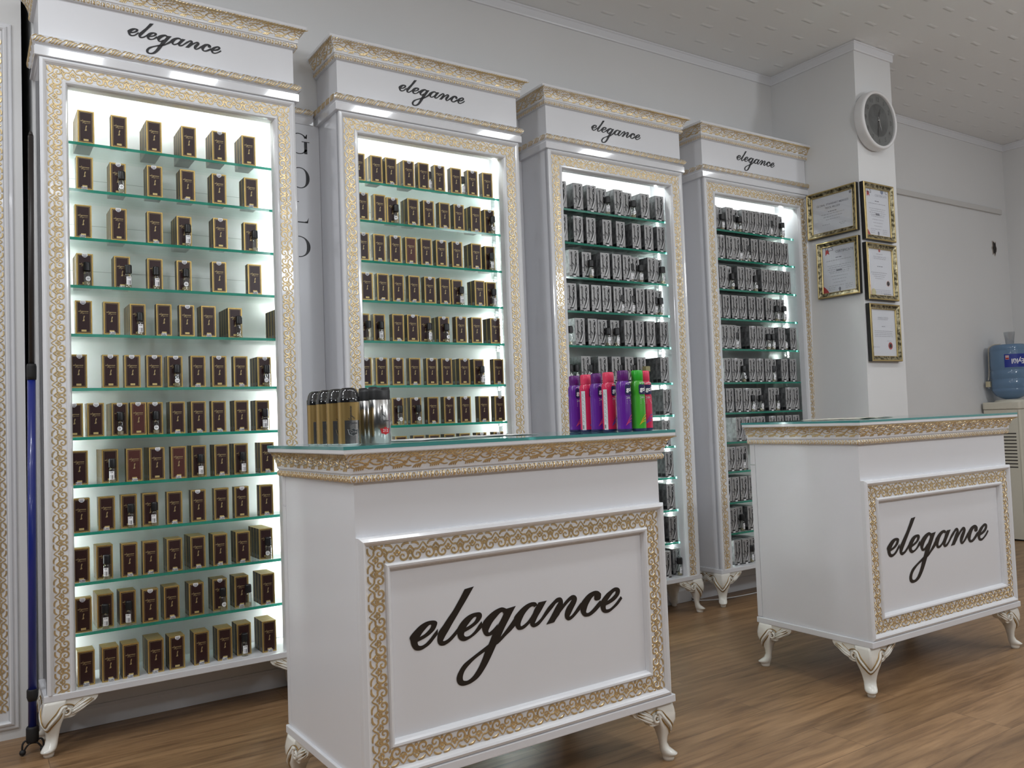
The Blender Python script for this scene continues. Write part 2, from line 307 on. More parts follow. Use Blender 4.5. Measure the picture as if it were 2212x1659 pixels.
# ------------------------------------------------------------------ room shell
def floor_mat():
    m = bpy.data.materials.new('oak_laminate'); m.use_nodes = True; nt = m.node_tree; b = nt.nodes['Principled BSDF']
    N = nt.nodes.new; L = nt.links.new
    tc = N('ShaderNodeTexCoord')
    br = N('ShaderNodeTexBrick'); br.offset = .37; br.inputs['Scale'].default_value = 1.0; br.inputs['Brick Width'].default_value = 1.25
    br.inputs['Row Height'].default_value = .19; br.inputs['Mortar Size'].default_value = .0012; br.inputs['Bias'].default_value = 0
    br.inputs['Color1'].default_value = (.0, .0, .0, 1); br.inputs['Color2'].default_value = (1, 1, 1, 1); br.inputs['Mortar'].default_value = (.5, .5, .5, 1)
    L(tc.outputs['Object'], br.inputs['Vector'])
    mp = N('ShaderNodeMapping'); mp.inputs['Scale'].default_value = (1.9, 22, 1); L(tc.outputs['Object'], mp.inputs[0])
    off = N('ShaderNodeVectorMath'); off.operation = 'MULTIPLY_ADD'; off.inputs[1].default_value = (7, 3, 5); L(br.outputs['Color'], off.inputs[0]); L(mp.outputs[0], off.inputs[2])
    n1 = N('ShaderNodeTexNoise'); n1.inputs['Scale'].default_value = 1.6; n1.inputs['Detail'].default_value = 12; n1.inputs['Roughness'].default_value = .62; n1.inputs['Distortion'].default_value = .6
    L(off.outputs[0], n1.inputs['Vector'])
    mp2 = N('ShaderNodeMapping'); mp2.inputs['Scale'].default_value = (.8, 3.2, 1); L(tc.outputs['Object'], mp2.inputs[0])
    n2 = N('ShaderNodeTexNoise'); n2.inputs['Scale'].default_value = 1.7; n2.inputs['Detail'].default_value = 3; L(mp2.outputs[0], n2.inputs['Vector'])
    r = N('ShaderNodeValToRGB'); e = r.color_ramp.elements
    e[0].position = .28; e[0].color = (.135, .074, .034, 1); e[1].position = .75; e[1].color = (.40, .245, .125, 1)
    k = e.new(.5); k.color = (.275, .160, .078, 1)
    L(n1.outputs['Fac'], r.inputs[0])
    mr = N('ShaderNodeMapRange'); mr.inputs['To Min'].default_value = .80; mr.inputs['To Max'].default_value = 1.18; mr.inputs['From Min'].default_value = .3; mr.inputs['From Max'].default_value = .7
    L(n2.outputs['Fac'], mr.inputs[0])
    sp = N('ShaderNodeMapRange'); sp.inputs['To Min'].default_value = .90; sp.inputs['To Max'].default_value = 1.10; L(br.outputs['Color'], sp.inputs[0])
    mm = N('ShaderNodeMath'); mm.operation = 'MULTIPLY'; L(mr.outputs[0], mm.inputs[0]); L(sp.outputs[0], mm.inputs[1])
    seam = N('ShaderNodeMapRange'); seam.inputs['To Min'].default_value = 1; seam.inputs['To Max'].default_value = .55; L(br.outputs['Fac'], seam.inputs[0])
    m3 = N('ShaderNodeMath'); m3.operation = 'MULTIPLY'; L(mm.outputs[0], m3.inputs[0]); L(seam.outputs[0], m3.inputs[1])
    vs = N('ShaderNodeVectorMath'); vs.operation = 'SCALE'; L(r.outputs[0], vs.inputs[0]); L(m3.outputs[0], vs.inputs['Scale'])
    L(vs.outputs[0], b.inputs['Base Color']); b.inputs['Roughness'].default_value = .38
    bp = N('ShaderNodeBump'); bp.inputs['Strength'].default_value = .12; bp.inputs['Distance'].default_value = .002; L(n1.outputs['Fac'], bp.inputs['Height']); L(bp.outputs[0], b.inputs['Normal'])
    return m
def ceil_mat():
    m = mat('embossed_ceiling_tile', (.80, .805, .80), .6, spec=.2); nt = m.node_tree; b = nt.nodes['Principled BSDF']
    N = nt.nodes.new; L = nt.links.new
    tc = N('ShaderNodeTexCoord'); sp = N('ShaderNodeSeparateXYZ'); L(tc.outputs['Object'], sp.inputs[0])
    def mt(op, a, bb=None, c=None):
        n = N('ShaderNodeMath'); n.operation = op
        for k, v in enumerate((a, bb, c)):
            if v is None: continue
            if isinstance(v, (int, float)): n.inputs[k].default_value = v
            else: L(v, n.inputs[k])
        return n.outputs[0]
    ry = mt('DIVIDE', sp.outputs['Y'], .15); row = mt('FLOOR', ry)
    fx = mt('FRACT', mt('ADD', mt('DIVIDE', sp.outputs['X'], .22), mt('MULTIPLY', row, .5)))
    fy = mt('FRACT', ry)
    dx = mt('ABSOLUTE', mt('SUBTRACT', fx, .5)); dy = mt('ABSOLUTE', mt('SUBTRACT', fy, .5))
    mx = N('ShaderNodeMapRange'); mx.interpolation_type = 'SMOOTHSTEP'; mx.inputs['From Min'].default_value = .21; mx.inputs['From Max'].default_value = .14; L(dx, mx.inputs[0])
    my = N('ShaderNodeMapRange'); my.interpolation_type = 'SMOOTHSTEP'; my.inputs['From Min'].default_value = .10; my.inputs['From Max'].default_value = .02; L(dy, my.inputs[0])
    hgt = mt('MULTIPLY', mx.outputs[0], my.outputs[0])
    n = N('ShaderNodeTexNoise'); n.inputs['Scale'].default_value = 18; L(tc.outputs['Object'], n.inputs['Vector'])
    hh = mt('MULTIPLY_ADD', n.outputs['Fac'], .25, hgt)
    bp = N('ShaderNodeBump'); bp.inputs['Strength'].default_value = .6; bp.inputs['Distance'].default_value = .006; L(hh, bp.inputs['Height']); L(bp.outputs[0], b.inputs['Normal'])
    return m
WALL = mat('white_emulsion', (.71, .71, .71), .7, vary=.02, vscale=1.5, bump=.08, bscale=25)
YB = 0.225                      # back wall
ZC = 3.058                      # ceiling
m = MB(); m.box((-3.2, -7, -.06), (7.0, 1.2, 0), floor_mat()); struct(m.build('floor'))
m = MB(); m.box((-3.2, -7, ZC), (7.0, 1.2, ZC+.06), ceil_mat()); struct(m.build('ceiling'))
m = MB(); m.box((-.004, YB, 0), (6.9, YB+.9, ZC), WALL); m.box((-.3, YB+.75, 0), (.1, YB+.85, ZC), WALL); struct(m.build('wall_back'))
m = MB(); m.box((-3.2, .262, 0), (-.036, 1.1, ZC), WALL); struct(m.build('wall_left'))
m = MB(); m.box((6.737, -7, 0), (6.9, YB, ZC), WALL); struct(m.build('wall_right'))
# the pillar (its shop side leans a little)
PX0t, PX0b, PX1t, PX1b, PY = 3.955, 3.888, 4.300, 4.272, -.347
m = MB()
b = [(PX0b, PY, 0), (PX1b, PY, 0), (PX1b, YB+.02, 0), (PX0b, YB+.02, 0)]; t = [(PX0t, PY, ZC), (PX1t, PY, ZC), (PX1t, YB+.02, ZC), (PX0t, YB+.02, ZC)]
m.add(b+t, [(0, 3, 2, 1), (4, 5, 6, 7), (0, 1, 5, 4), (1, 2, 6, 5), (2, 3, 7, 6), (3, 0, 4, 7)], WALL); struct(m.build('wall_pillar'))
def px0(z): return PX0b+(PX0t-PX0b)*z/ZC
# ceiling coving (white strip with a bead), follows wall, pillar, wall
cov = [(0, ZC-.052), (.010, ZC-.052), (.012, ZC-.046), (.012, ZC-.012), (.018, ZC-.008), (.018, ZC-.001), (0, ZC-.001)]
fxy = lambda a, b, h: (a, b, h)
for i, path in enumerate(([(-.02, YB), (PX0t-.001, YB), (PX0t-.001, PY), (PX1t+.001, PY), (PX1t+.001, YB), (6.737, YB), (6.737, -6.9)],)):
    m = MB(); m.sweep(path, cov, fxy, WHITE_M); struct(m.build('trim_1'))
bb = [(0, 0.001), (.012, 0.001), (.012, .062), (.006, .072), (0, .072)]
m = MB(); m.sweep([(0.0, YB), (PX0b-.004, YB)], bb, fxy, WHITE_M); struct(m.build('baseboard_back'))
m = MB(); m.sweep([(PX1b+.04, YB), (6.14, YB)], bb, fxy, WHITE_M); struct(m.build('baseboard_right'))
# surface-mounted cable trunking on the far wall
m = MB(); m.box((PX1b+.06, YB-.02, 2.488), (6.64, YB, 2.527), mat('painted_trunking', (.60, .59, .575), .6)); struct(m.build('trim_2', bevel=.004))
# broken-out socket hole in the far wall
m = MB(); hole = mat('dark_socket_hole', (.03, .026, .024), .8); rim_m = mat('broken_plaster', (.42, .38, .34), .9)
hc = (6.517, YB, 2.214)
ang = [2*PI*k/14 for k in range(14)]; rr = [1, .8, 1.1, .7, .95, 1.15, .75, 1, .85, 1.1, .7, 1.05, .8, .95]
m.prism([(hc[0]+.036*r*math.cos(a), YB-.004, hc[2]+.062*r*math.sin(a)) for a, r in zip(ang, rr)], (0, .0035, 0), rim_m)
m.prism([(hc[0]+.027*r*math.cos(a), YB-.0065, hc[2]+.052*r*math.sin(a)) for a, r in zip(ang, rr)], (0, .0024, 0), hole)
tag(m.build('wall_socket_hole'), 'small dark broken socket hole in the wall above the water bottle', 'wall hole')

# ------------------------------------------------------------------ relief ornament
S_W = lambda n, w0: [w0*(.35+.65*math.sin(PI*min(1, max(0, (k+.6)/(n+.2))))**.6) for k in range(n)]
def mirror(st): return [(u, 1-v) for u, v in st]
SCROLL = []
_a = [[(.06, .5), (.18, .43), (.32, .37), (.41, .29), (.40, .20), (.50, .12), (.68, .08), (.86, .13), (.94, .24), (.88, .35), (.74, .38), (.63, .33), (.64, .25), (.75, .235)],
      [(.05, .05), (.03, .17), (.10, .28), (.22, .33)], [(.18, .0), (.30, .05), (.40, .12)], [(.42, .0), (.52, .045), (.64, .02)], [(.84, -.005), (.90, .03), (.97, .0)], [(.46, .37), (.55, .42), (.66, .45)]]
for s_ in _a: SCROLL += [s_, mirror(s_)]
SCROLL += [[(.34, .5), (.42, .47), (.50, .5), (.42, .53), (.34, .5)], [(.62, .5), (.70, .5)]]
ACANTH = [[(.00, .30), (.12, .16), (.30, .14), (.44, .28), (.52, .50), (.66, .66), (.84, .66), (.98, .52)], [(.52, .50), (.60, .34), (.74, .30), (.84, .38), (.80, .48), (.70, .46)],
          [(.44, .28), (.34, .44), (.20, .50), (.10, .42), (.14, .32), (.24, .34)]]
for k_ in range(9): ACANTH.append([(.02+.11*k_, .70+.03*(k_ % 3)), (.07+.11*k_, .82+.02*(k_ % 2)), (.14+.115*k_, .93), (.20+.11*k_, 1.0)])
for k_ in range(5): ACANTH.append([(.10+.055*k_, .02+.01*k_), (.12+.06*k_, .14+.02*k_), (.18+.07*k_, .22+.025*k_)])
for k_ in range(4): ACANTH.append([(.62+.06*k_, .02), (.66+.06*k_, .10+.02*k_), (.73+.06*k_, .19+.02*k_)])
ACANTH += [[(.16, .56), (.22, .64), (.32, .68)], [(.38, .20), (.48, .12), (.58, .14)], [(.40, .40), (.46, .38), (.48, .30)], [(.02, .44), (.06, .38), (.05, .30)], [(.62, .76), (.70, .80), (.80, .78)], [(.86, .60), (.92, .68), (.99, .70)], [(.88, .30), (.94, .22), (.99, .22)], [(.90, .44), (.96, .40), (1.0, .42)], [(.60, .62), (.56, .74), (.46, .80)], [(.72, .66), (.76, .56), (.88, .50)], [(.30, .56), (.36, .64), (.46, .66)], [(.04, .52), (.08, .60), (.20, .62)]]
BEAD = [[(.1, .5), (.25, .85), (.4, .5), (.25, .15), (.1, .5)], [(.55, .1), (.62, .9)], [(.75, .9), (.85, .5), (.75, .1)], [(.9, .1), (.95, .9)]]
ROPE = [[(.02, .15), (.2, .35), (.4, .8), (.6, .92)], [(.18, .1), (.38, .3), (.55, .7), (.75, .85)], [(.4, .08), (.55, .25), (.72, .6), (.9, .75)], [(.6, .1), (.75, .22), (.9, .5), (1.02, .6)], [(.05, .6), (.15, .85), (.3, .95)]]
def ornament(mb, motif, period, L, fn, w0, h, mt, fine=2, u0=0.0):
    """fn(distance along, position across 0..1) -> point, normal"""
    n = max(1, round(L/period)); per = L/n
    for k in range(n):
        for st in motif:
            pts = cat_rom(st, fine); P = []; Nn = []
            for u, v in pts:
                p, nn = fn(u0+per*(k+u), v); P.append(p); Nn.append(nn)
            mb.ribbon(P, Nn, S_W(len(P), w0), h, mt)
def scroll_along(mb, L, fn, per=.0675):     # SCROLL is written (across, along)
    ornament(mb, [[(v, u) for u, v in st] for st in SCROLL], per, L, fn, .0030, .0015, GOLD)

# picture-frame moulding: offset inward, height out of the face
MOULD = [(0, -.02), (0, .006), (.003, .010), (.010, .013), (.015, .010), (.018, .0065), (.0205, .004), (.0215, .0015), (.0665, .0015), (.0675, .005), (.071, .0085), (.076, .0075), (.080, .003), (.0825, -.004), (.0837, -.006), (.0837, -.02)]
def frame_band(mb, x0, x1, z0, z1, face_y, sides='LTRB'):
    """gilded scrollwork on the flat of the moulding; bands run mitre to mitre"""
    b0, b1 = .0225, .0655
    y = face_y-.0015; nn = (0, -1, 0); W = b1-b0
    if 'L' in sides: scroll_along(mb, z1-z0-b0-(b0 if 'B' in sides else 0), lambda s, v: ((x0+b0+W*v, y, (z0+(b0 if 'B' in sides else 0)+s)), nn))
    if 'R' in sides: scroll_along(mb, z1-z0-b0-(b0 if 'B' in sides else 0), lambda s, v: ((x1-b0-W*v, y, (z0+(b0 if 'B' in sides else 0)+s)), nn))
    if 'T' in sides: scroll_along(mb, x1-x0-2*b1, lambda s, v: ((x0+b1+s, y, z1-b0-W*v), nn))
    if 'B' in sides: scroll_along(mb, x1-x0-2*b1, lambda s, v: ((x0+b1+s, y, z0+b0+W*v), nn))

# crown: (out, z from its foot); a cove between two gilded bands
def prof_at(prof, t):
    ls = [math.hypot(prof[i+1][0]-prof[i][0], prof[i+1][1]-prof[i][1]) for i in range(len(prof)-1)]; T = sum(ls)*t
    for i, l in enumerate(ls):
        if T <= l or i == len(ls)-1:
            k = T/l; p, q = prof[i], prof[i+1]; d = (q[0]-p[0], q[1]-p[1])
            return (p[0]+d[0]*k, p[1]+d[1]*k), (d[1]/l, -d[0]/l)
        T -= l
def band_on_crown(mb, motif, per, sub, path, w0, h, mt, fine=2):
    """wrap a gilded band (sub = part of the crown's profile) round an open path of right-angle corners"""
    for i in range(len(path)-1):
        p, q = Vector(path[i]), Vector(path[i+1]); d = (q-p); Ls = d.length; d.normalize(); nn = Vector((d.y, -d.x))
        e0 = 1 if i > 0 else 0; e1 = 1 if i < len(path)-2 else 0
        def fn(s, v):
            (o, z), (no, nz) = prof_at(sub, min(1, max(0, v)))
            t = s/Ls; along = -e0*o+(Ls+(e0+e1)*o)*t
            a = p+d*along+nn*o
            return (a.x, a.y, z), (nn.x*no, nn.y*no, nz)
        ornament(mb, motif, per, Ls, fn, w0, h, mt, fine)

# ------------------------------------------------------------------ carved cabriole leg, stands under the corner at the origin, faces (-1, -1)
LEG_H = .1708
SECT = [(.171, -.002, -.090, .043), (.152, .004, -.088, .0450), (.135, .0072, -.084, .0455), (.118, .0062, -.076, .0430), (.103, .000, -.064, .0375), (.086, -.010, -.055, .0305), (.068, -.018, -.049, .0250), (.050, -.0205, -.0445, .0212), (.036, -.014, -.0435, .0210), (.026, -.001, -.042, .0218), (.0200, .0085, -.040, .0205), (.0165, .0075, -.0385, .0180), (.0140, .001, -.0375, .0150), (.0, -.003, -.0345, .0135)]
S2 = math.sqrt(.5)
def sect(z):
    for i in range(len(SECT)-1):
        a, b = SECT[i], SECT[i+1]
        if a[0] >= z >= b[0]:
            k = (a[0]-z)/(a[0]-b[0]); return [a[j]+(b[j]-a[j])*k for j in range(4)]
    return list(SECT[-1] if z < .01 else SECT[0])
def body_pt(z, ang, grow=1.0):            # ang 0 = outward ridge
    _, o, i, w_ = sect(z); c = (o+i)/2; hl = (o-i)/2
    ca, sa = math.cos(ang), math.sin(ang); e = 1.0+.85*min(1, max(0, (z-.05)/.07))
    r = c+hl*grow*math.copysign(abs(ca)**e, ca); t = w_*grow*math.copysign(abs(sa)**e, sa)
    return Vector((-S2*r+S2*t, -S2*r-S2*t, z))
def make_leg_meshes():
    body = MB(); n = 20; zs = [s[0] for s in SECT]; fine = []
    for i in range(len(zs)-1): fine += [zs[i], (zs[i]+zs[i+1])/2] if zs[i]-zs[i+1] > .01 else [zs[i]]
    fine.append(0)
    vs = [body_pt(z, 2*PI*k/n) for z in fine for k in range(n)]
    fs = [(i*n+k, (i+1)*n+k, (i+1)*n+(k+1) % n, i*n+(k+1) % n) for i in range(len(fine)-1) for k in range(n)]
    fs += [list(range(n)), list(range((len(fine)-1)*n, len(fine)*n))[::-1]]
    body.add(vs, fs, IVORY, True)
    out = [(.0, .1705), (.142, .1705), (.141, .163), (.134, .154), (.124, .1475), (.112, .140), (.098, .1345), (.084, .130), (.080, .124), (.074, .116), (.062, .112), (.050, .112), (.030, .112), (.0, .12)]
    for sgn in (0, 1):
        def on(s, z, y):                   # s along the side, y out of it
            return (s+.002, -y+.004, z) if sgn == 0 else (-y+.004, s+.002, z)
        face = [on(s+.012, z, .0) for s, z in out]; d = (0, .022, 0) if sgn == 0 else (.022, 0, 0)
        body.prism(face if sgn == 0 else face[::-1], d, IVORY)
        # volute and leaf tips, white relief
        cx, cz = .063, .134
        sp = [on(cx+(.0155-.0115*k/22)*math.cos(PI*.5+k*.42), cz+(.0155-.0115*k/22)*math.sin(PI*.5+k*.42), .0035) for k in range(23)]
        body.tube(sp[::-1], [.0032+.0018*k/22 for k in range(23)], IVORY, 6)
        a0 = -1 if sgn == 0 else 1
        # ribbon from the volute round to the ridge
        rb = [Vector(on(cx, cz+.0158, .004)), Vector(on(cx-.013, cz+.012, .006))]+[body_pt(z, -a0*an, 1.03) for z, an in ((.131, 1.02), (.117, .86), (.103, .62), (.091, .32), (.0865, 0))]
        body.tube(cat_rom([tuple(p) for p in rb], 4), .0046, IVORY, 6)
        for (s1, z1), (s2, z2), (s3, z3), r0 in (((.078, .129), (.105, .143), (.140, .163), .0060), ((.079, .136), (.103, .151), (.130, .164), .0050), ((.080, .142), (.098, .154), (.114, .164), .0040), ((.078, .123), (.108, .136), (.141, .156), .0042)):
            body.tube(cat_rom([on(s1, z1, .002), on(s2, z2, .004), on(s3, z3, .001)], 4), [r0*.7, r0*.9, r0, r0, r0*.9, r0*.75, r0*.55, r0*.4, r0*.15], IVORY, 6)
    gl = MB()
    for sgn in (0, 1):
        def on(s, z, y): return (s+.002, -y+.004, z) if sgn == 0 else (-y+.004, s+.002, z)
        a0 = -1 if sgn == 0 else 1; cx, cz = .063, .134
        l1 = [Vector(on(cx+.024, cz+.012, .003)), Vector(on(cx+.012, cz+.0195, .003)), Vector(on(cx-.002, cz+.0225, .004)), Vector(on(cx-.018, cz+.018, .006))]+[body_pt(z, -a0*an, 1.03) for z, an in ((.136, .90), (.122, .72), (.109, .50), (.098, .24), (.0945, 0))]
        gl.tube(cat_rom([tuple(p) for p in l1], 4), .0019, GILT_LINE, 6)
        l2 = [Vector(on(cx+.001, cz+.0105, .005)), Vector(on(cx-.010, cz+.005, .006))]+[body_pt(z, -a0*an, 1.03) for z, an in ((.122, 1.14), (.108, .96), (.095, .70), (.083, .36), (.0785, 0))]
        gl.tube(cat_rom([tuple(p) for p in l2], 4), .0022, GILT_LINE, 6)
        sp = [on(cx+(.0100-.0065*k/16)*math.cos(PI*.5+k*.42), cz+(.0100-.0065*k/16)*math.sin(PI*.5+k*.42), .0045) for k in range(17)]
        gl.tube(sp, .0014, GILT_LINE, 5)
        for pts in (((.080, .146), (.098, .158), (.110, .167)), ((.080, .133), (.106, .148), (.136, .164)), ((.080, .126), (.108, .140), (.140, .160))):
            gl.tube(cat_rom([on(s, z, .005) for s, z in pts], 4), .0012, GILT_LINE, 5)
    return body, gl
LEG_BODY, LEG_GILT = make_leg_meshes()
def put_legs(root, w_, d_, q):
    first = None
    for k, (x, y) in enumerate(((-q, -q), (w_+q, -q), (w_+q, d_), (-q, d_))):
        if first is None:
            l = LEG_BODY.build('leg', root); g = LEG_GILT.build('gold_scroll_line', l); g['label'] = 'antique gold line round the scroll'; first = (l, g)
        else:
            l = first[0].copy(); C.objects.link(l); l.parent = root; g = first[1].copy(); C.objects.link(g); g.parent = l
        l.location = (x, y, 0); l.rotation_euler = (0, 0, k*PI/2)

# ------------------------------------------------------------------ lit display cabinets
CW, CD, BT, BB_ = .8582, .223, .1926, .1708
ZOT, ZFT, ZHB, ZHT, ZCT = 2.1844, 2.2666, 2.338, 2.4741, 2.5556
SHELVES = [2.012, 1.851, 1.685, 1.522, 1.357, 1.1745, 1.01, .851, .6925, .528, .3635]
SHY = .042                       # front edge of a shelf
CROWN = [(0, 0), (.010, .001), (.014, .005), (.015, .013), (.010, .018), (.011, .021), (.015, .023), (.0155, .028), (.017, .036), (.0205, .047), (.026, .057), (.033, .066), (.036, .0685), (.040, .0705), (.0415, .073), (.0415, .0815), (0, .0815)]
def crown(root, path, z0, name, leafname, sc_=1.0, closed_h=None):
    pf = [(o*sc_, z0+z*(closed_h or 1)) for o, z in CROWN]
    m = MB(); m.sweep(path, pf, fxy, WHITE_M); c = m.build(name, root)
    g = MB(); sub = lambda a, b: pf[a:b]
    band_on_crown(g, ACANTH, .098, sub(7, 14), path, .0021, .0014, GOLD, 2)
    band_on_crown(g, BEAD, .030, sub(1, 5), path, .0021, .0014, GOLD, 2)
    gg = g.build(leafname, c); gg['label'] = 'gilded acanthus leaves and beading'
    return c
FASC_L = [(0, 0), (.0125, .001), (.014, .0025), (.014, .030), (.0120, .0315)]
FASC = [(.0120, .0315), (.0105, .0345), (.0118, .0385), (.0165, .041), (.0195, .043), (.0215, .048), (.0222, .054), (.0210, .060), (.0180, .0655), (.013, .069), (0, .0714)]
def fascia(m, path):
    m.sweep(path, [(o, ZFT+z) for o, z in FASC_L], fxy, GLOSSW); m.sweep(path, [(o, ZFT+z) for o, z in FASC], fxy, GLOSSW, True)
def make_cabinet():
    root = thing('display_cabinet', '', 'display cabinet')
    m = MB(); m.box((0, .004, BT), (.018, CD, ZFT), WHITE); m.build('side_panel', root)
    m = MB(); m.box((CW-.018, .004, BT), (CW, CD, ZFT), WHITE); m.build('side_panel', root)
    m = MB(); m.box((.018, CD-.008, BT), (CW-.018, CD, ZFT), INNER)
    for z in (1.93, 1.765, 1.60): m.box((.02, CD-.0085, z), (CW-.02, CD-.0079, z+.0016), mat('lining_seam', (.42, .44, .43), .6) if 'lining_seam' not in bpy.data.materials else bpy.data.materials['lining_seam'])
    m.build('back_panel', root)
    m = MB(); m.box((0, 0.0, ZFT), (CW, CD, ZHT+.07), WHITE_P); h = m.build('fascia_box', root, bevel=.0015)
    t = MB(); put_script(t, .317*1.0, lambda x, y: (CW/2+x, -.0012, 2.3985+y), LINK); t.build('elegance_lettering', h)['label'] = 'black script word elegance'
    path = [(0, CD), (0, 0), (CW, 0), (CW, CD)]
    rev = path
    crown(root, rev, ZHT, 'cornice', 'gilded_leaves')
    pf = [(o, ZFT+z) for o, z in FASC]
    m = MB(); fascia(m, rev); c = m.build('fascia_moulding', root)
    g = MB(); band_on_crown(g, ROPE, .042, pf[3:9], rev, .0021, .0015, GOLD, 2); g.build('gilded_rope', c)['label'] = 'gilded rope of small leaves'
    # door frame: stiles and head, standing on the base board
    m = MB(); m.sweep([(0, BT), (0, ZFT), (CW, ZFT), (CW, BT)], MOULD, lambda a, b, h_: (a, -h_, b), WHITE_M)
    m.box((.0185, .0045, BT+.0005), (.0826, .042, ZFT-.0005), WHITE_M); m.box((CW-.0826, .0045, BT+.0005), (CW-.0185, .042, ZFT-.0005), WHITE_M); m.box((.0826, .0045, ZOT+.0012), (CW-.0826, .0415, ZFT-.0006), WHITE_M)
    f = m.build('face_frame', root)
    g = MB(); frame_band(g, 0, CW, BT, ZFT, 0, 'LTR'); g.build('gilded_scrollwork', f)['label'] = 'raised gold scrollwork band'
    m = MB(); m.box((-.0097, -.0097, BB_), (CW+.0097, CD, BT), WHITE_P); m.build('base_board', root, bevel=.002)
    put_legs(root, CW, CD-.02, .0097)
    # led strips on the inside of both sides and under the top
    for x, dx in ((.0182, 1), (CW-.0182, -1)):
        m = MB(); a, b = sorted((x, x+dx*.0025)); m.box((a, .165, BT+.01), (b, .174, ZOT-.01), LED); m.build('led_strip', root)
    m = MB(); m.box((.03, .10, ZFT-.006), (CW-.03, .109, ZFT-.003), LED); m.build('led_strip', root)
    sh0 = None
    for z in SHELVES:
        if sh0 is None:
            m = MB(); x0, x1, y0, y1, zz = .021, CW-.021, SHY, CD-.012, -.010
            m.add([(x0, y0, 0), (x1, y0, 0), (x1, y1, 0), (x0, y1, 0), (x0, y0, zz), (x1, y0, zz), (x1, y1, zz), (x0, y1, zz)], [(0, 1, 2, 3), (4, 7, 6, 5)], SHELF)
            m.add([(x0, y0, 0), (x1, y0, 0), (x1, y0, zz), (x0, y0, zz)], [(0, 3, 2, 1)], EDGE)
            s_ = m.build('glass_shelf', root); cl = []
            for x in (.018, CW-.034):
                k = MB(); k.lathe([(.0055, 0), (.0065, .002), (.0065, .012), (.0035, .016)], PEG, 10, fn=lambda a, b, h_: (x+h_, .190+a, -.0168+b)); cl.append(k.build('shelf_peg', s_))
            sh0 = s_
        else:
            s_ = sh0.copy(); C.objects.link(s_)
            for k in cl: kk = k.copy(); C.objects.link(kk); kk.parent = s_
        s_.parent = root; s_.location = (0, 0, z)
    return root
CX = [0, 1.0349, 2.0579, 3.0796]
CAB_LABEL = ['tall white lit cabinet of maroon boxes beside the blue mop pole', 'white lit cabinet of maroon boxes, second from the mop, behind the gold spray cans',
             'white lit cabinet of silver boxes behind the purple and pink spray cans', 'white lit cabinet of silver boxes next to the pillar with certificates']
cab0 = make_cabinet()
for k in range(4):
    c = cab0 if k == 0 else copy_tree(cab0)
    c.location = (CX[k], 0, 0); c['label'] = CAB_LABEL[k]; c['group'] = 'lit display cabinets along the wall'

# filler panels between the cabinets, with serif words running down
def serif_word(mb, word, x, z0, step, hgt, y, mt):
    def rect(a, b, c, d): mb.poly([(x+a, y, d), (x+b, y, d), (x+b, y, c), (x+a, y, c)][::-1], mt)
    def quad(*p): mb.poly([(x+a, y, b) for a, b in p], mt)
    def bowl(cx, cz, rx, rz, a0, a1, tk=.0155, tn=.0038, n=28):
        vs = []
        for k in range(n+1):
            a = a0+(a1-a0)*k/n; c_, s_ = math.cos(a), math.sin(a); t = tn+(tk-tn)*abs(c_)**1.5
            vs += [(x+cx+rx*c_, y, cz+rz*s_), (x+cx+(rx-t)*c_, y, cz+(rz-tn)*s_)]
        mb.add(vs, [(2*k, 2*k+1, 2*k+3, 2*k+2) for k in range(n)], mt)
    H = hgt; st = .010
    for i, ch in enumerate(word):
        b = z0-step*i; t = b+H; hw = .038
        if ch == 'O': bowl(0, b+H/2, .042, H/2, 0, 2*PI)
        elif ch == 'G':
            bowl(0, b+H/2, .042, H/2, .62, 2*PI-.55); rect(.022, .035, b+.003, b+H*.60); rect(.012, .045, b+H*.59, b+H*.625); quad((.034, b+H*.75), (.036, t-.002), (.033, t-.002), (.026, b+H*.82))
        elif ch == 'L':
            rect(-.028, -.014, b, t); rect(-.036, -.006, t-.003, t); rect(-.036, .030, b, b+.0050); quad((.012, b+.004), (.030, b+.0), (.034, b+.024), (.026, b+.008))
        elif ch == 'D':
            rect(-.030, -.020, b, t); rect(-.040, -.01, t-.003, t); rect(-.040, -.01, b, b+.003); bowl(-.012, b+H/2, .05, H/2, -PI/2, PI/2)
        elif ch == 'P':
            rect(-.026, -.016, b, t); rect(-.036, -.006, b, b+.003); rect(-.036, -.012, t-.003, t); bowl(-.014, b+H*.73, .036, H*.27, -PI/2, PI/2)
        elif ch == 'A':
            quad((-.034, b), (-.028, b), (.003, t), (-.001, t)); quad((.022, b), (.034, b), (.004, t), (-.004, t)); rect(-.02, .02, b+H*.33, b+H*.37); rect(-.042, -.018, b, b+.003); rect(.014, .044, b, b+.003)
        elif ch == 'T': rect(-.005, .005, b, t); rect(-.036, .036, t-.004, t); rect(-.014, .014, b, b+.003)
        elif ch == 'I': rect(-.005, .005, b, t); rect(-.014, .014, t-.003, t); rect(-.014, .014, b, b+.003)
        elif ch in 'NM':
            rect(-.032, -.028, b, t); rect(.026, .032 if ch == 'N' else .036, b, t); rect(-.042, -.018, b, b+.003); rect(.016, .044, t-.003 if ch == 'N' else b, t if ch == 'N' else b+.003)
            if ch == 'N': quad((-.034, t), (-.022, t), (.032, b), (.022, b))
            else: quad((-.034, t), (-.022, t), (.004, b), (-.002, b)); quad((.036, t), (.028, t), (-.002, b), (.002, b))
        elif ch == 'U': rect(-.033, -.023, b+H*.3, t); rect(.024, .028, b+H*.3, t); bowl(-.0025, b+H*.33, .0305, H*.33, PI, 2*PI); rect(-.042, -.014, t-.003, t); rect(.016, .038, t-.003, t)
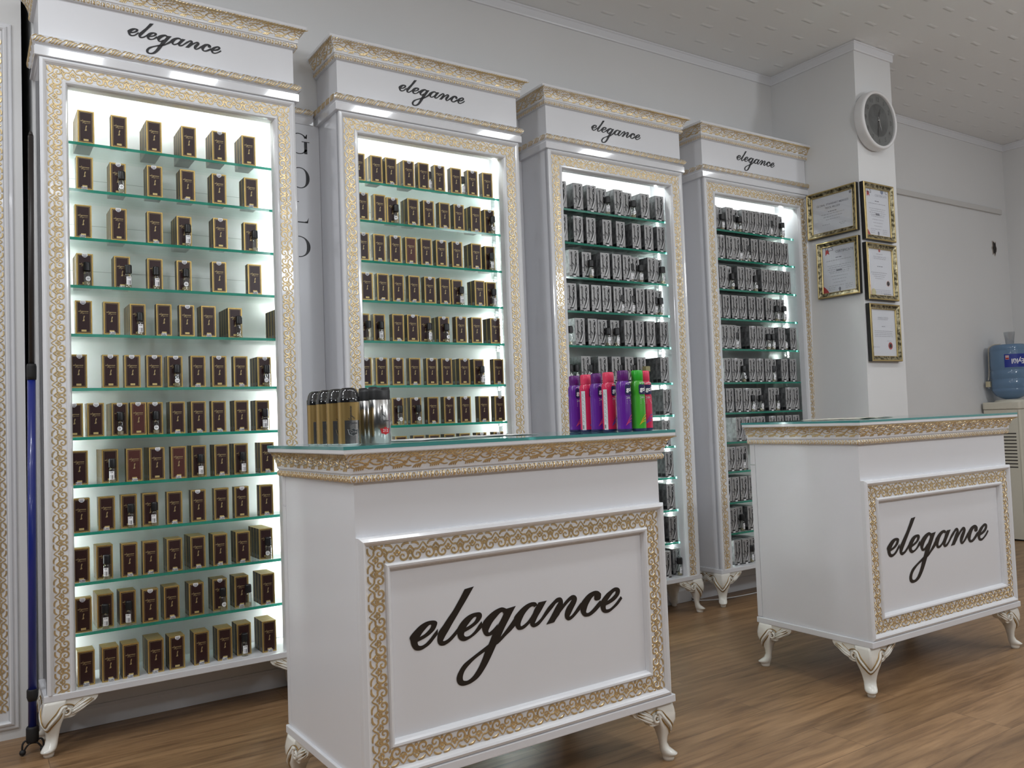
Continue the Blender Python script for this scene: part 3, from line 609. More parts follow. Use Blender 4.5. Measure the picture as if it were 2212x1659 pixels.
for k, word in enumerate(('GOLD', 'PLATINUM', '')):
    xa, xb = CX[k]+CW+.001, CX[k+1]-.001
    root = thing('filler_panel', ['narrow white wall panel lettered GOLD between first and second cabinet', 'narrow white wall panel lettered PLATINUM between second and third cabinet', 'narrow plain white wall panel between third and fourth cabinet'][k], 'wall panel', (xa, YB, 0), group='wall panels between the cabinets')
    m = MB(); m.box((0, -.0135, .30), (xb-xa, -.002, ZFT), WHITE_P); pnl = m.build('panel_board', root)
    m = MB(); pf = [(o, ZFT+z) for o, z in FASC]; pth = [(.0235, -.001), (xb-xa-.0235, -.001)]; fascia(m, pth); c = m.build('fascia_moulding', root)
    g = MB(); band_on_crown(g, ROPE, .042, pf[3:9], pth, .0021, .0015, GOLD); g.build('gilded_rope', c)
    if word:
        t = MB(); serif_word(t, word, (xb-xa)/2, 2.141, .143, .088, -.0138, LINK); t.build('serif_lettering', pnl)['label'] = 'black serif word %s running downwards' % word

# ------------------------------------------------------------------ sales counters
KW, KD, KZ = .972, .497, .8808
def make_counter():
    root = thing('sales_counter', '', 'counter')
    m = MB(); m.box((0, 0, BT), (KW, KD-.026, KZ+.004), WHITE_P); body = m.build('body', root, bevel=.0012)
    m = MB(); m.box((0, KD-.024, .80), (KW, KD, KZ+.05), WHITE_P); m.build('drawer_front', root, bevel=.001)
    m = MB(); m.box((0, KD-.024, BT+.002), (KW, KD, .795), WHITE_P); m.build('cupboard_door', root, bevel=.001)
    m = MB(); m.box((.0, .0, KZ), (KW, KD-.002, .958), WHITE_M); m.build('top_board', root)
    crown(root, [(0, KD), (0, 0), (KW, 0), (KW, KD)], KZ, 'cornice', 'gilded_leaves', .95, (.9595-KZ)/.0815)
    m = MB(); x1 = KW; z1 = .7535
    MO = [(o, h+.0085) for o, h in MOULD]; MO[0] = (0, -.001); MO[-1] = (.0837, -.001); MO[-2] = (.0837, .002)
    m.sweep([(0, BT), (0, z1), (x1, z1), (x1, BT)], MO, lambda a, b, h_: (a, -h_, b), WHITE_M, closed=True); f = m.build('front_frame', root)
    g = MB(); frame_band(g, 0, KW, BT, z1, -.0085, 'LTRB'); g.build('gilded_scrollwork', f)['label'] = 'raised gold scrollwork band'
    t = MB(); put_script(t, .6756, lambda x, y: (.4709+x, -.0012, .4689+y), INK, 3); t.build('elegance_lettering', body)['label'] = 'dark brown script word elegance'
    m = MB(); m.box((-.0075, -.020, BB_), (KW+.012, KD, BT), WHITE_P); m.build('base_board', root, bevel=.002)
    put_legs(root, KW, KD-.01, .0085)
    return root
K1 = make_counter(); K1.location = (.5442, -1.2460, 0); K1.rotation_euler.z = .0181
K2 = copy_tree(K1); K2.location = (2.4287, -1.2791, 0); K2.rotation_euler.z = -.0183
K1['label'] = 'white and gold counter lettered elegance with spray cans on its glass'
K2['label'] = 'white and gold counter lettered elegance near pillar, only papers on top'
for o in (K1, K2): o['group'] = 'sales counters on the shop floor'
ZG = .9675
for k, K in enumerate((K1, K2)):
    m = MB(); x0, x1, y0, y1, z0, z1 = -.040, KW+.040, -.040, KD+.004, .9597, ZG
    v = [(x0, y0, z1), (x1, y0, z1), (x1, y1, z1), (x0, y1, z1), (x0, y0, z0), (x1, y0, z0), (x1, y1, z0), (x0, y1, z0)]
    m.add(v, [(0, 1, 2, 3), (4, 7, 6, 5)], TOPGLASS); m.add(v, [(0, 4, 5, 1), (1, 5, 6, 2), (2, 6, 7, 3), (3, 7, 4, 0)], EDGE_C)
    o = m.build('glass_top', None); o.location = K.location; o.rotation_euler = K.rotation_euler
    tag(o, ['sheet of green-edged glass lying on the counter under the spray cans', 'sheet of green-edged glass lying on the counter near the pillar'][k], 'glass sheet', 'glass sheets on the counters')
# ------------------------------------------------------------------ perfume boxes, testers, seals and tags
MAROON = mat('maroon_carton', (.028, .0085, .009), .33, vary=.12, vscale=30)
REDBR = mat('red_brown_carton', (.075, .020, .016), .35, vary=.1, vscale=30)
FOIL = mat('gold_foil_edge', (.56, .39, .13), .34, metal=.7, vary=.1, vscale=60)
FOIL_T = mat('gold_print', (.44, .34, .17), .4, metal=.5)
BRSIDE = mat('dark_brown_carton_side', (.055, .040, .028), .42, vary=.15, vscale=40)
PLAQUE = mat('pale_gold_plaque', (.60, .47, .20), .4, metal=.4)
SILV = mat('silver_carton', (.36, .355, .355), .38, metal=.15, vary=.10, vscale=25)
MARB = mat('charcoal_marbled_carton', (.135, .138, .142), .42, vary=.5, vscale=55)
FIGBK = mat('black_print', (.010, .010, .011), .5)
FIGGR = mat('grey_print', (.16, .16, .165), .5)
FIGLT = mat('pale_print', (.60, .60, .61), .5)
SEALW = mat('white_sticker', (.86, .86, .88), .5)
INKP = mat('black_ink', (.03, .03, .035), .6)
BGLASS = sheet_glass('clear_bottle_glass', (.90, .92, .91), rough=.03, strength=2.2)
LIQ = mat('pale_yellow_perfume', (.62, .55, .36), .12, trans=.55, ior=1.33)
GCAP = mat('clear_gold_cap', (.50, .45, .22), .1, trans=.4, coat=.5)
BW, BH, BD = .051, .113, .0335        # maroon carton
VW, VH, VD = .0570, .131, .0295       # silver carton
def carton_maroon(front_mat):
    m = MB(); w, h, d = BW/2, BH, BD
    m.add([(-w, 0, 0), (w, 0, 0), (w, d, 0), (-w, d, 0), (-w, 0, h), (w, 0, h), (w, d, h), (-w, d, h)], [(0, 3, 2, 1), (1, 2, 6, 5), (2, 3, 7, 6), (3, 0, 4, 7)], BRSIDE)
    m.add([(-w, 0, h), (w, 0, h), (w, d, h), (-w, d, h)], [(0, 1, 2, 3)], FOIL)
    m.add([(-w, 0, 0), (w, 0, 0), (w, 0, h), (-w, 0, h)], [(0, 1, 2, 3)], FOIL)
    for sx in (-1, 1):                       # foil down the side edges
        for y in (.0, d-.003): m.poly([(sx*(w+.0002), y, 0), (sx*(w+.0002), y+.003, 0), (sx*(w+.0002), y+.003, h), (sx*(w+.0002), y, h)][::sx], FOIL)
        m.poly([(sx*(w+.0003), .007, .006), (sx*(w+.0003), .026, .006), (sx*(w+.0003), .026, .017), (sx*(w+.0003), .007, .017)][::sx], FIGGR)
    def rc(i, y, mt): m.poly([(-w+i, -y, i), (w-i, -y, i), (w-i, -y, h-i), (-w+i, -y, h-i)], mt)
    rc(.0042, .0002, front_mat); rc(.0062, .0004, FOIL_T); rc(.0070, .0006, front_mat)
    put_script(m, .031, lambda x, y: (x-.001, -.0009, .0745+y*1.15), FOIL_T, 1)
    put_script(m, .022, lambda x, y: (x+.003, -.0009, .0695+y*.7), FOIL_T, 1)
    fig = [(.001, .0625), (.0035, .0605), (.0025, .057), (.0008, .053), (.0016, .049), (.0028, .0455), (.0005, .043), (-.0045, .0435), (-.0022, .0465), (-.0012, .051), (-.0012, .056), (-.0002, .060)]
    m.poly([(x, -.0009, z) for x, z in fig][::-1], FOIL_T)
    m.poly([(-.0075, -.001, .0080), (.0075, -.001, .0080), (.0075, -.001, .0145), (-.0075, -.001, .0145)], PLAQUE)
    return m
def carton_silver():
    m = MB(); w, h, d = VW/2, VH, VD
    m.add([(-w, 0, 0), (w, 0, 0), (w, d, 0), (-w, d, 0), (-w, 0, h), (w, 0, h), (w, d, h), (-w, d, h)], [(0, 3, 2, 1), (1, 2, 6, 5), (2, 3, 7, 6), (3, 0, 4, 7)], MARB)
    m.add([(-w, 0, h), (w, 0, h), (w, d, h), (-w, d, h)], [(0, 1, 2, 3)], SILV)
    m.add([(-w, 0, 0), (w, 0, 0), (w, 0, h), (-w, 0, h)], [(0, 1, 2, 3)], SILV)
    for sx in (-1, 1):
        m.poly([(sx*(w+.0002), .002, .004), (sx*(w+.0002), d-.002, .004), (sx*(w+.0002), d-.002, .020), (sx*(w+.0002), .002, .020)][::sx], FIGBK)
    Y = -.0005
    def pl(pts, mt, y=Y): m.poly([(x, y, z) for x, z in pts], mt)
    def ell(cx, cz, rx, rz, mt, y=Y, n=14): pl([(cx+rx*math.cos(2*PI*k/n), cz+rz*math.sin(2*PI*k/n)) for k in range(n)], mt, y)
    # a plain fashion figure in a sweeping dark gown
    ell(.010, .119, .0050, .0062, FIGBK); ell(.0125, .113, .0052, .006, FIGBK); ell(.0148, .106, .0042, .006, FIGGR); ell(.0092, .117, .0026, .0034, FIGLT, -.0008)
    pl([(.008, .111), (.012, .110), (.016, .104), (.0165, .097), (.0135, .088), (.015, .078), (.016, .066), (.013, .052), (.009, .047), (.0065, .060), (.0055, .072), (.007, .083), (.0045, .092), (.005, .102)], FIGBK)
    pl([(.016, .103), (.021, .094), (.0195, .083), (.015, .078), (.0152, .081), (.0175, .087), (.0178, .094), (.0150, .0985)], FIGGR, -.0006)
    pl([(.0085, .099), (.0120, .100), (.0125, .092), (.0095, .089)], FIGLT, -.0008); pl([(.0095, .077), (.0125, .076), (.012, .068), (.0100, .069)], FIGGR, -.0008)
    gown = []; lo = []
    for k in range(13):
        t = k/12; gown.append((.0165-.022*t**1.6, .068-.052*t)); lo.append((.0085-.016*t**1.1, .060-.045*t))
    pl(gown+lo[::-1], FIGBK)
    edge = [(x+.0042+.004*k/12, z-.003) for k, (x, z) in enumerate(gown)]
    pl([(x+.0015, z) for x, z in gown]+edge[::-1], FIGLT)
    pl([(x+.0018, z) for x, z in edge]+[(x+.0048, z-.002) for x, z in edge][::-1], FIGGR)
    # script word running upwards, small print and dark foot band
    put_script(m, .086, lambda x, y: (-.0100-y*.95, -.0007, .078+x), FIGBK, 1)
    pl([(-.016, .0095), (.006, .0095), (.008, .0135), (.003, .0165), (-.012, .0155)], FIGBK, -.0007); pl([(-w+.001, .001), (-.008, .001), (-.008, .0060), (-w+.001, .006)], FIGBK); pl([(.010, .001), (w-.001, .001), (w-.001, .0060), (.010, .006)], FIGBK)
    pl([(-.007, .0005), (.009, .0005), (.009, .0065), (-.007, .0065)], SEALW, -.0007)
    for (a, b, c, dd) in ((-.025, .052, .006, .0022), (-.02, .114, .009, .0022), (-.024, .03, .008, .003), (-.012, .030, .007, .002), (-.017, .120, .006, .0016), (.021, .06, .004, .002), (.022, .116, .003, .0016), (-.002, .106, .0016, .008), (-.004, .088, .0018, .01)):
        ell(a, b, c/2, dd, FIGGR, -.0004, 8)
    return m
def seal_mb(drop):
    m = MB(); r = .0088; n = 20
    top = drop+.0044                                # the sticker folds over the carton's top edge
    m.prism([(r*math.cos(2*PI*k/n), -.0013, min(top, drop+r*math.sin(2*PI*k/n))) for k in range(n)][::-1], (0, -.0003, 0), SEALW)
    put_text(m, 'E-0%d' % (11+int(drop*90000) % 80), .0052, lambda x, y: (x, -.0018, drop-.001+y), INKP, .02)
    m.poly([(-.0052, -.0018, drop-.0066), (.0052, -.0018, drop-.0066), (.0058, -.0018, drop-.0042), (-.0058, -.0018, drop-.0042)], mat('blue_grey_ink', (.10, .11, .17), .6) if 'blue_grey_ink' not in bpy.data.materials else bpy.data.materials['blue_grey_ink'])
    return m
def tag_mb(code):
    m = MB(); w, h = .0092, .0098
    m.prism([(-w, -.0014, .0005), (w, -.0014, .0005), (w*.9, -.0014, h), (-w*.9, -.0014, h)], (0, -.0003, 0), SEALW)
    put_text(m, code, .0070, lambda x, y: (x, -.0020, .0056+y), INKP, .03)
    m.poly([(-.007, -.0020, .0011), (.007, -.0020, .0011), (.007, -.0020, .0023), (-.007, -.0020, .0023)], INKP)
    return m
def bottle_proto(kind):
    """glass tester: body, cap, label"""
    big = kind.isupper(); k_ = kind.lower(); s = 1.12 if big else 1.0
    g = MB(); s *= 1.08; w, h = .0108*s, .047*s
    prof = [(w*1.02, 0), (w*1.05, .002), (w, .006), (w, h-.006), (w*.92, h-.002), (w*.55, h), (w*.5, h+.004)]
    def sq(x, y, z): return (x, y, z)
    g.lathe(prof, BGLASS, 12, fn=sq)
    l = MB(); l.lathe([(w*.80, .003), (w*.82, .005), (w*.82, h*.30)], LIQ, 10)
    c = MB(); cm = GCAP if k_ == 'g' else BLACKP; cw = w*(1.0 if not big else 1.12)
    ch = .027*s if k_ != 'g' else .03
    if k_ == 'g': c.box((-.016, -.012, h+.002), (.016, .012, h+.028), cm)
    else: c.lathe([(cw, h+.0015), (cw, h+.0015+ch*.86), (cw*.93, h+.0015+ch*.97), (cw*.8, h+.0015+ch)], cm, 12)
    lb = None
    if k_ in 'ro':
        lb = MB(); R_ = w+.0004
        cyl = lambda x, y: (R_*math.sin(x/R_), -R_*math.cos(x/R_), y)
        if k_ == 'r':
            n = 6; a = .0082*s; z0, z1 = .010*s, .036*s
            lb.add([cyl(-a+2*a*i/n, z) for i in range(n+1) for z in (z0, z1)], [(2*i, 2*i+2, 2*i+3, 2*i+1) for i in range(n)], SEALW); R_ += .0002
            put_text(lb, 'E-09', .0055, lambda x, y: cyl(x, .032*s+y), INKP, .02)
            for i in range(7): lb.add([cyl(.0005+.0008*i, z) for z in (z0+.002, z0+.015)]+[cyl(.0005+.0008*i+.0004, z) for z in (z0+.015, z0+.002)], [(0, 3, 2, 1)], INKP)
            for i in range(4): lb.add([cyl(-.0055, z0+.003+i*.0035), cyl(-.001, z0+.003+i*.0035), cyl(-.001, z0+.0042+i*.0035), cyl(-.0055, z0+.0042+i*.0035)], [(0, 1, 2, 3)], FIGGR)
        else:
            n = 18; r = .0078*s
            lb.add([cyl(r*math.cos(2*PI*i/n), .022*s+r*math.sin(2*PI*i/n)) for i in range(n)], [list(range(n))], SEALW); R_ += .0002
            put_text(lb, 'E-06', .0048, lambda x, y: cyl(x, .022*s+y), INKP, .02)
    return g, l, c, lb
ORD = ['first', 'second', 'third', 'fourth', 'fifth', 'sixth', 'seventh', 'eighth', 'ninth', 'tenth', 'eleventh', 'twelfth']
CABN = ['mop-side', 'second', 'third', 'pillar-side']
class Proto:
    """a thing kept once as meshes, then copied with its parts"""
    def __init__(s): s.o = {}
    def get(s, key, mk):
        if key not in s.o: s.o[key] = mk()
        return s.o[key]
MESH = {}
def inst(key, name, mk, parent=None):
    """object sharing one mesh per key"""
    if key not in MESH: o = mk().build(name, parent); MESH[key] = o.data; return o
    o = bpy.data.objects.new(name, MESH[key]); C.objects.link(o)
    if parent: o.parent = parent
    return o
SEALS = {}
REAR = MB(); N_REAR = 0
FLZ = SHELVES+[BT]
code_n = 40
for (c, r), (boxes, bots, seals, tags) in ROWS.items():
    mar = c < 2; z = FLZ[r]+.0004; nm = 'maroon' if mar else 'silver'
    y0 = .0465 if r < 11 else .030
    bx = [b[0] for b in bots]; D_ = BD if mar else VD
    rs = random.Random(c*100+r)
    for i, (x, nb) in enumerate(boxes):
        x = min(x, CW-.0235-(BW if mar else VW)/2)
        with_bot = any(abs(x-b) < .028 for b in bx)
        yy = (y0 if r < 11 or x+.03 < .772 else .0465)+(.0225 if with_bot else 0)+rs.uniform(0, .0025)
        full = int((CD-.0095-yy)/(D_+.0008)); nb = min(nb, full)
        if not mar:
            nb = min(nb, 2)
            for j in range(nb, full):               # the rest of each stack, deep in the shelf
                N_REAR += 1; a = (CX[c]+x-VW/2+rs.uniform(-.0006, .0006), yy+j*(D_+.0008), z)
                REAR.box(a, (a[0]+VW, a[1]+D_, z+VH), MARB)
        red = mar and ((c, r, i) in ((0, 7, 2), (0, 7, 4), (0, 6, 3), (1, 2, 3)))
        for j in range(nb):
            key = ('red' if red else nm)
            o = inst(('carton', key), 'maroon_perfume_box' if mar else 'silver_perfume_box', (lambda: carton_maroon(REDBR if red else MAROON)) if mar else carton_silver)
            o.location = (CX[c]+x+rs.uniform(-.0006, .0006)*(j > 0), yy+j*(D_+.0008), z)
            o.rotation_euler = (0, 0, rs.uniform(-.004, .004) if j else rs.uniform(-.012, .012)*(nb < 2))
            where = '%s shelf of the %s cabinet' % (ORD[r], CABN[c]) if r < 11 else 'bottom board of the %s cabinet' % CABN[c]
            look = 'red-brown' if red else nm
            if j == 0:
                ex = ' with round seal' if (i+1) in seals else (' with price tag' if (i+1) in tags else '')
                o['label'] = '%s perfume box%s, %s along the %s' % (look, ex, ORD[i], where)
            else:
                o['label'] = '%s box standing %s behind the %s box on the %s' % (look, ORD[j-1] if j > 1 else 'directly', ORD[i], where)
            o['category'] = '%s perfume box' % nm
            o['group'] = '%s perfume boxes on the cabinet shelves' % nm
            if j == 0 and (i+1) in seals:
                hgt = BH if mar else VH; dr = hgt-.0042-.0003*((i+r) % 3)
                s_ = inst(('seal', round(dr, 4)), 'round_seal', lambda: seal_mb(dr), o); s_.location = (rs.uniform(-.003, .003), 0, 0)
            if j == 0 and (i+1) in tags:
                code_n += 1; cd = 'E-0%d' % (40+code_n % 12)
                t_ = inst(('tag', cd), 'price_tag', lambda: tag_mb(cd), o); t_.location = (rs.uniform(-.003, .003), 0, 0)
    for i, (x, kd) in enumerate(bots):
        key = kd if mar else kd.upper()
        root = thing('tester_bottle', '', 'perfume bottle', (CX[c]+x, y0+.0105, z), rs.uniform(-.5, .3), 'tester bottles on the cabinet shelves')
        if kd == 'g': root.location.y = y0+.014
        lab = {'r': 'with barcode label', 'o': 'with round label', 'p': 'without label', 'g': 'with clear gold cap'}[kd]
        pos = '%s shelf of the %s cabinet' % (ORD[r], CABN[c]) if r < 11 else 'bottom board of the %s cabinet' % CABN[c]
        root['label'] = 'small black-capped tester bottle %s, %s along the %s' % (lab, ORD[i], pos) if kd != 'g' else 'tester bottle with square clear gold cap on the %s' % pos
        g, l, cp, lb = bottle_proto(key) if ('bt', key) not in MESH else (None,)*4
        inst(('bt', key), 'glass_bottle', lambda: g, root)
        inst(('lq', key), 'perfume', lambda: l, root)
        inst(('cp', key), 'cap', lambda: cp, root)
        if kd in 'ro': inst(('lb', key), 'label_sticker', lambda: lb, root)

if REAR.v:
    o = REAR.build('silver_perfume_boxes'); tag(o, 'dark silver boxes filling the backs of the shelves in the silver cabinets', 'silver perfume box', 'silver perfume boxes on the cabinet shelves', 'stuff')
# ------------------------------------------------------------------ spray cans on the first counter
GCAN = mat('gold_can', (.44, .30, .115), .32, metal=.75); SCAN = mat('brushed_steel_can', (.52, .51, .50), .22, metal=1.0)
RIM = mat('tin_rim', (.7, .7, .7), .25, metal=1); SHGREY = mat('dark_grey_shield', (.035, .038, .04), .4); SHRED = mat('red_shield', (.50, .02, .025), .4)
GLOSSBK = mat('glossy_black_cap', (.010, .010, .011), .12, coat=.6); MATBK = mat('matt_black_cap', (.017, .017, .018), .45)
def cyl_fn(R_, a0=0): return lambda x, y: (R_*math.sin(a0+x/R_), -R_*math.cos(a0+x/R_), y)
def shield(mb, R_, z, mt, line):
    pts = [(-.0125, .006), (-.011, .0045), (-.0055, .005), (0, .0085), (.0055, .005), (.011, .0045), (.0125, .006), (.0095, -.006), (.004, -.007), (0, -.0095), (-.004, -.007), (-.0095, -.006)]
    for k, mm, dr in ((1.12, line, .0003), (1.0, mt, .0006)):
        f = cyl_fn(R_+dr)
        # fan of thin slices so the badge follows the can
        n = len(pts); c0 = f(0, z)
        mb.add([f(0, z)]+[f(x*k, z+y*k) for x, y in pts], [(0, i+1, (i+1) % n+1) for i in range(n)], mm)
def gold_can():
    R_ = .0265; b = MB()
    b.lathe([(R_-.002, 0), (R_, .002), (R_, .004)], RIM, 32)
    n = 48; zs = [.004, .060, .104]
    vs = [(R_*math.sin(2*PI*k/n), -R_*math.cos(2*PI*k/n), z) for z in zs for k in range(n)]
    front = [f for f in [((i*n+k), (i*n+(k+1) % n), ((i+1)*n+(k+1) % n), ((i+1)*n+k)) for i in range(2) for k in range(n)]]
    isf = lambda f: (f[0] % n) in list(range(0, 6))+list(range(n-6, n))
    b.add(vs, [f for f in front if isf(f) and f[0] < n], SCAN, True); b.add(vs, [f for f in front if not (isf(f) and f[0] < n)], GCAN, True)
    p = MB(); f = cyl_fn(R_+.0004)
    put_script(p, .040, lambda x, y: f(-.003-y*1.2, .075+x), INKP, 1); put_script(p, .024, lambda x, y: f(x, .052+y), INKP, 1)
    shield(p, R_, .032, SHGREY, RIM); put_text(p, 'One', .0095, lambda x, y: cyl_fn(R_+.0009)(x, .032+y), RIM)
    c = MB(); c.lathe([(R_+.0006, .104), (R_+.0006, .116), (R_-.001, .118), (R_-.003, .128), (R_-.007, .136), (R_-.013, .1395)], GLOSSBK, 32)
    nz = MB(); nz.lathe([(.002, 0), (.002, .002)], RIM, 10, fn=lambda x, y, z: (x+.003, -(R_-.0062)-z, .1315+y))
    return b, p, c, nz
def steel_can():
    R_ = .0265; b = MB(); b.lathe([(R_-.002, 0), (R_, .002), (R_, .108), (R_-.001, .109)], SCAN, 40)
    p = MB(); f = cyl_fn(R_+.0004)
    put_script(p, .036, lambda x, y: f(-.006-y*1.2, .076+x), INKP, 1); put_script(p, .022, lambda x, y: f(x, .055+y), INKP, 1)
    shield(p, R_, .032, SHRED, SHRED); put_text(p, '212', .0100, lambda x, y: cyl_fn(R_+.0009)(x, .032+y), SEALW)
    # cap with a scooped finger notch at the front
    c = MB(); n = 40; rows = [(R_+.0005, .109), (R_+.0005, .130), (R_-.0012, .141)]
    vs = []
    for r, z in rows:
        for k in range(n):
            a = 2*PI*k/n; d = min(a, 2*PI-a); dip = .0095*max(0, 1-(d/.75)**2) if z > .135 else 0
            vs.append((r*math.sin(a), -r*math.cos(a), z-dip))
    vs += [((R_-.008)*math.sin(2*PI*k/n), -(R_-.008)*math.cos(2*PI*k/n), .1325) for k in range(n)]
    fs = [(i*n+k, i*n+(k+1) % n, (i+1)*n+(k+1) % n, (i+1)*n+k) for i in range(3) for k in range(n)]+[list(range(3*n, 4*n))]
    c.add(vs, fs, MATBK, True)
    nz = MB(); nz.lathe([(.008, .1325), (.008, .138), (.005, .1395)], MATBK, 16)
    return b, p, c, nz
def place_can(key, name, mk, loc, label, group, rz=0.0, names=('can_body', 'print', 'cap', 'nozzle')):
    root = thing(name, label, 'spray can', loc, rz, group)
    if (key, 0) not in MESH: ms = mk()
    else: ms = (None,)*5
    for i, nn in enumerate(names):
        if ms[i] is not None or (key, i) in MESH: inst((key, i), nn, lambda: ms[i], root)
for i, (x, y) in enumerate([(.573, -1.157), (.566, -1.098), (.561, -1.040), (.559, -.980)]):
    place_can('gold', 'spray_can', gold_can, (x, y, ZG+.0003), ['gold black-capped spray can nearest the counter front', 'second gold black-capped spray can from the counter front', 'third gold black-capped spray can from the counter front', 'gold black-capped spray can standing farthest back in its row'][i], 'gold spray cans on the counter')
for i, (x, y) in enumerate([(.652, -1.163), (.652, -1.102)]):
    place_can('steel', 'spray_can', steel_can, (x, y, ZG+.0003), ['steel spray can with red shield reading 212, in front', 'steel spray can behind the one with its 212 shield showing'][i], 'steel spray cans on the counter', .10)
NAVY = mat('navy_badge', (.018, .018, .085), .35)
def go_can(col, capc, leaf, side_label):
    def mk():
        R_ = .0215; b = MB(); cm = mat('deodorant_%s' % col[0], col[1], .25, coat=.4)
        b.lathe([(R_-.002, 0), (R_, .002), (R_, .0075)], NAVY, 36); b.lathe([(R_, .0075), (R_, .100), (R_-.0012, .109), (R_, .118), (R_, .136), (R_-.0015, .143), (R_-.0050, .149)], cm, 36)
        p = MB(); f = cyl_fn(R_+.0004); f2 = cyl_fn(R_+.0008)
        # navy badge with rounded corners
        q = []
        for cx, cz, a0 in ((.0105, .1335, 0), (-.0105, .1335, PI/2), (-.0105, .1125, PI), (.0105, .1125, 1.5*PI)): q += [(cx+.004*math.cos(a0+k*PI/8), cz+.004*math.sin(a0+k*PI/8)) for k in range(5)]
        cols = 10
        vs = []
        for k in range(cols+1):
            x = -.0145+.029*k/cols; ex = max(0, abs(x)-.0105); dz = .004-math.sqrt(max(0, .004**2-ex**2)); vs += [f(x, .1085+dz), f(x, .1375-dz)]
        p.add(vs, [(2*k, 2*k+2, 2*k+3, 2*k+1) for k in range(cols)], NAVY)
        put_text(p, 'go!', .0175, lambda x, y: f2(x, .1235+y), SEALW, .035)
        put_text(p, '24h', .0105, lambda x, y: f(x-.004, .0985+y), FIGLT)
        for k in range(3): p.add([f(-.010, .090-.0045*k), f(.004+.003*k, .090-.0045*k), f(.004+.003*k, .092-.0045*k), f(-.010, .092-.0045*k)], [(0, 1, 2, 3)], FIGLT)
        for k in range(6):
            x = -.011+.0042*k; p.add([f(x, .1405+.0016*math.sin(k*PI/5)), f(x+.0028, .1405+.0016*math.sin(k*PI/5)), f(x+.0028, .1430+.0016*math.sin(k*PI/5)), f(x, .1430+.0016*math.sin(k*PI/5))], [(0, 1, 2, 3)], SEALW)
        badge = p; p = leafp = MB(); lm = mat('leaf_%s' % col[0], leaf, .4)
        for amp, x1 in ((.030, .016), (.020, .013), (.011, .006)):
            pts = []
            for k in range(9):
                t = k/8; x = -.016+(x1+.016)*t; pts.append((x, .018+amp*math.sin(t*PI*.62)))
            wv = [.0002+.0013*math.sin(PI*(.1+.8*k/8)) for k in range(9)]
            p.add([f(x, z-w_) for (x, z), w_ in zip(pts, wv)]+[f(x, z+w_) for (x, z), w_ in zip(pts, wv)], [(k, k+1, k+10, k+9) for k in range(8)], lm)
        bl = None
        if side_label:
            p = bl = MB()
            R3 = R_+.0006; g3 = lambda a, z: (R3*math.sin(a), -R3*math.cos(a), z)
            n = 8; p.add([g3(-1.9+.62*k/n, z) for k in range(n+1) for z in (.006, .128)], [(2*k, 2*k+2, 2*k+3, 2*k+1) for k in range(n)], mat('grey_white_label', (.62, .62, .64), .5))
            R3 += .0003
            for k in range(22): p.add([g3(-1.82, .028+k*.0044), g3(-1.40-.1*(k % 3), .028+k*.0044), g3(-1.40-.1*(k % 3), .0292+k*.0044), g3(-1.82, .0292+k*.0044)], [(0, 1, 2, 3)], FIGGR)
            for k in range(7): p.add([g3(-1.80+.03*k, z) for z in (.010, .022)]+[g3(-1.785+.03*k, z) for z in (.022, .010)], [(0, 3, 2, 1)], INKP)
        p = badge
        c = MB(); c.lathe([(R_-.0047, .149), (R_-.0042, .150), (R_-.0042, .176), (R_-.0052, .1785), (R_-.0075, .180)], mat('cap_%s' % col[0], capc, .3), 32)
        return b, p, c, leafp, bl
    return mk
PUR = (('purple', (.115, .014, .270)), (.105, .012, .150), (.55, .045, .16)); PNK = (('pink', (.62, .018, .085)), (.70, .045, .110), (.10, .05, .34)); GRN = (('green', (.055, .36, .028)), (.03, .40, .03), (.62, .38, .02))
go = [(PUR, 1.424, -.958, 'purple spray can standing farthest back, nearest the third cabinet'), (PNK, 1.426, -1.014, 'pink spray can behind, between the two back purple cans'), (PUR, 1.4235, -1.070, 'purple spray can just behind the pink can with full barcode strip'), (PNK, 1.425, -1.125, 'pink spray can with white barcode strip, left of front purple can'),
      (PUR, 1.4185, -1.200, 'purple spray can at the front beside the green can'), (GRN, 1.464, -1.212, 'green spray can, the only one'), (PNK, 1.511, -1.190, 'pink spray can at the counter end beside the green can')]
for i, (p, x, y, lb) in enumerate(go):
    sl = p is PNK and i < 5
    place_can(('go', p[0][0], sl), 'spray_can', go_can(p[0], p[1], p[2], sl), (x, y, ZG+.0003), lb, 'go! deodorant cans at the counter end' if 0 else 'coloured spray cans at the counter end', [.12, .45, .15, .35, .2, .1, -.05][i], ('can_body', 'badge', 'cap', 'leaf_print', 'barcode_label'))
# papers on the glass tops
PINKP = mat('pale_pink_print', (.70, .52, .50), .6)
def leaflet(name, label, cx, cy, rz, w_, d_, fold, tint):
    m = MB(); n = 10
    for sx in (-1, 1):
        vs = []
        for k in range(n+1):
            t = k/n; x = sx*w_*t; zz = fold*math.sin(PI*min(1, t*1.15))*.6+.0009
            vs += [(x, -d_/2, zz), (x, d_/2, zz)]
        m.add(vs, [(2*k, 2*k+2, 2*k+3, 2*k+1) if sx > 0 else (2*k, 2*k+1, 2*k+3, 2*k+2) for k in range(n)], tint)
        m.add([(v[0], v[1], v[2]-.0006) for v in vs], [(2*k, 2*k+1, 2*k+3, 2*k+2) for k in range(n)], tint)
        for j in range(6):
            yy = d_*(.36-.13*j); m.add([(sx*w_*t, yy+dy, fold*math.sin(PI*min(1, t*1.15))*.6+.0012) for t in (.15, .4, .65, .85) for dy in (0, d_*.03)], [(0, 2, 3, 1), (2, 4, 5, 3), (4, 6, 7, 5)], PINKP if j % 2 else FIGGR)
    o = m.build(name); o.location = (cx, cy, ZG+.0004); o.rotation_euler.z = rz; return tag(o, label, 'leaflet', 'leaflets on the counters')
CREAM = mat('cream_paper', (.72, .70, .60), .55)
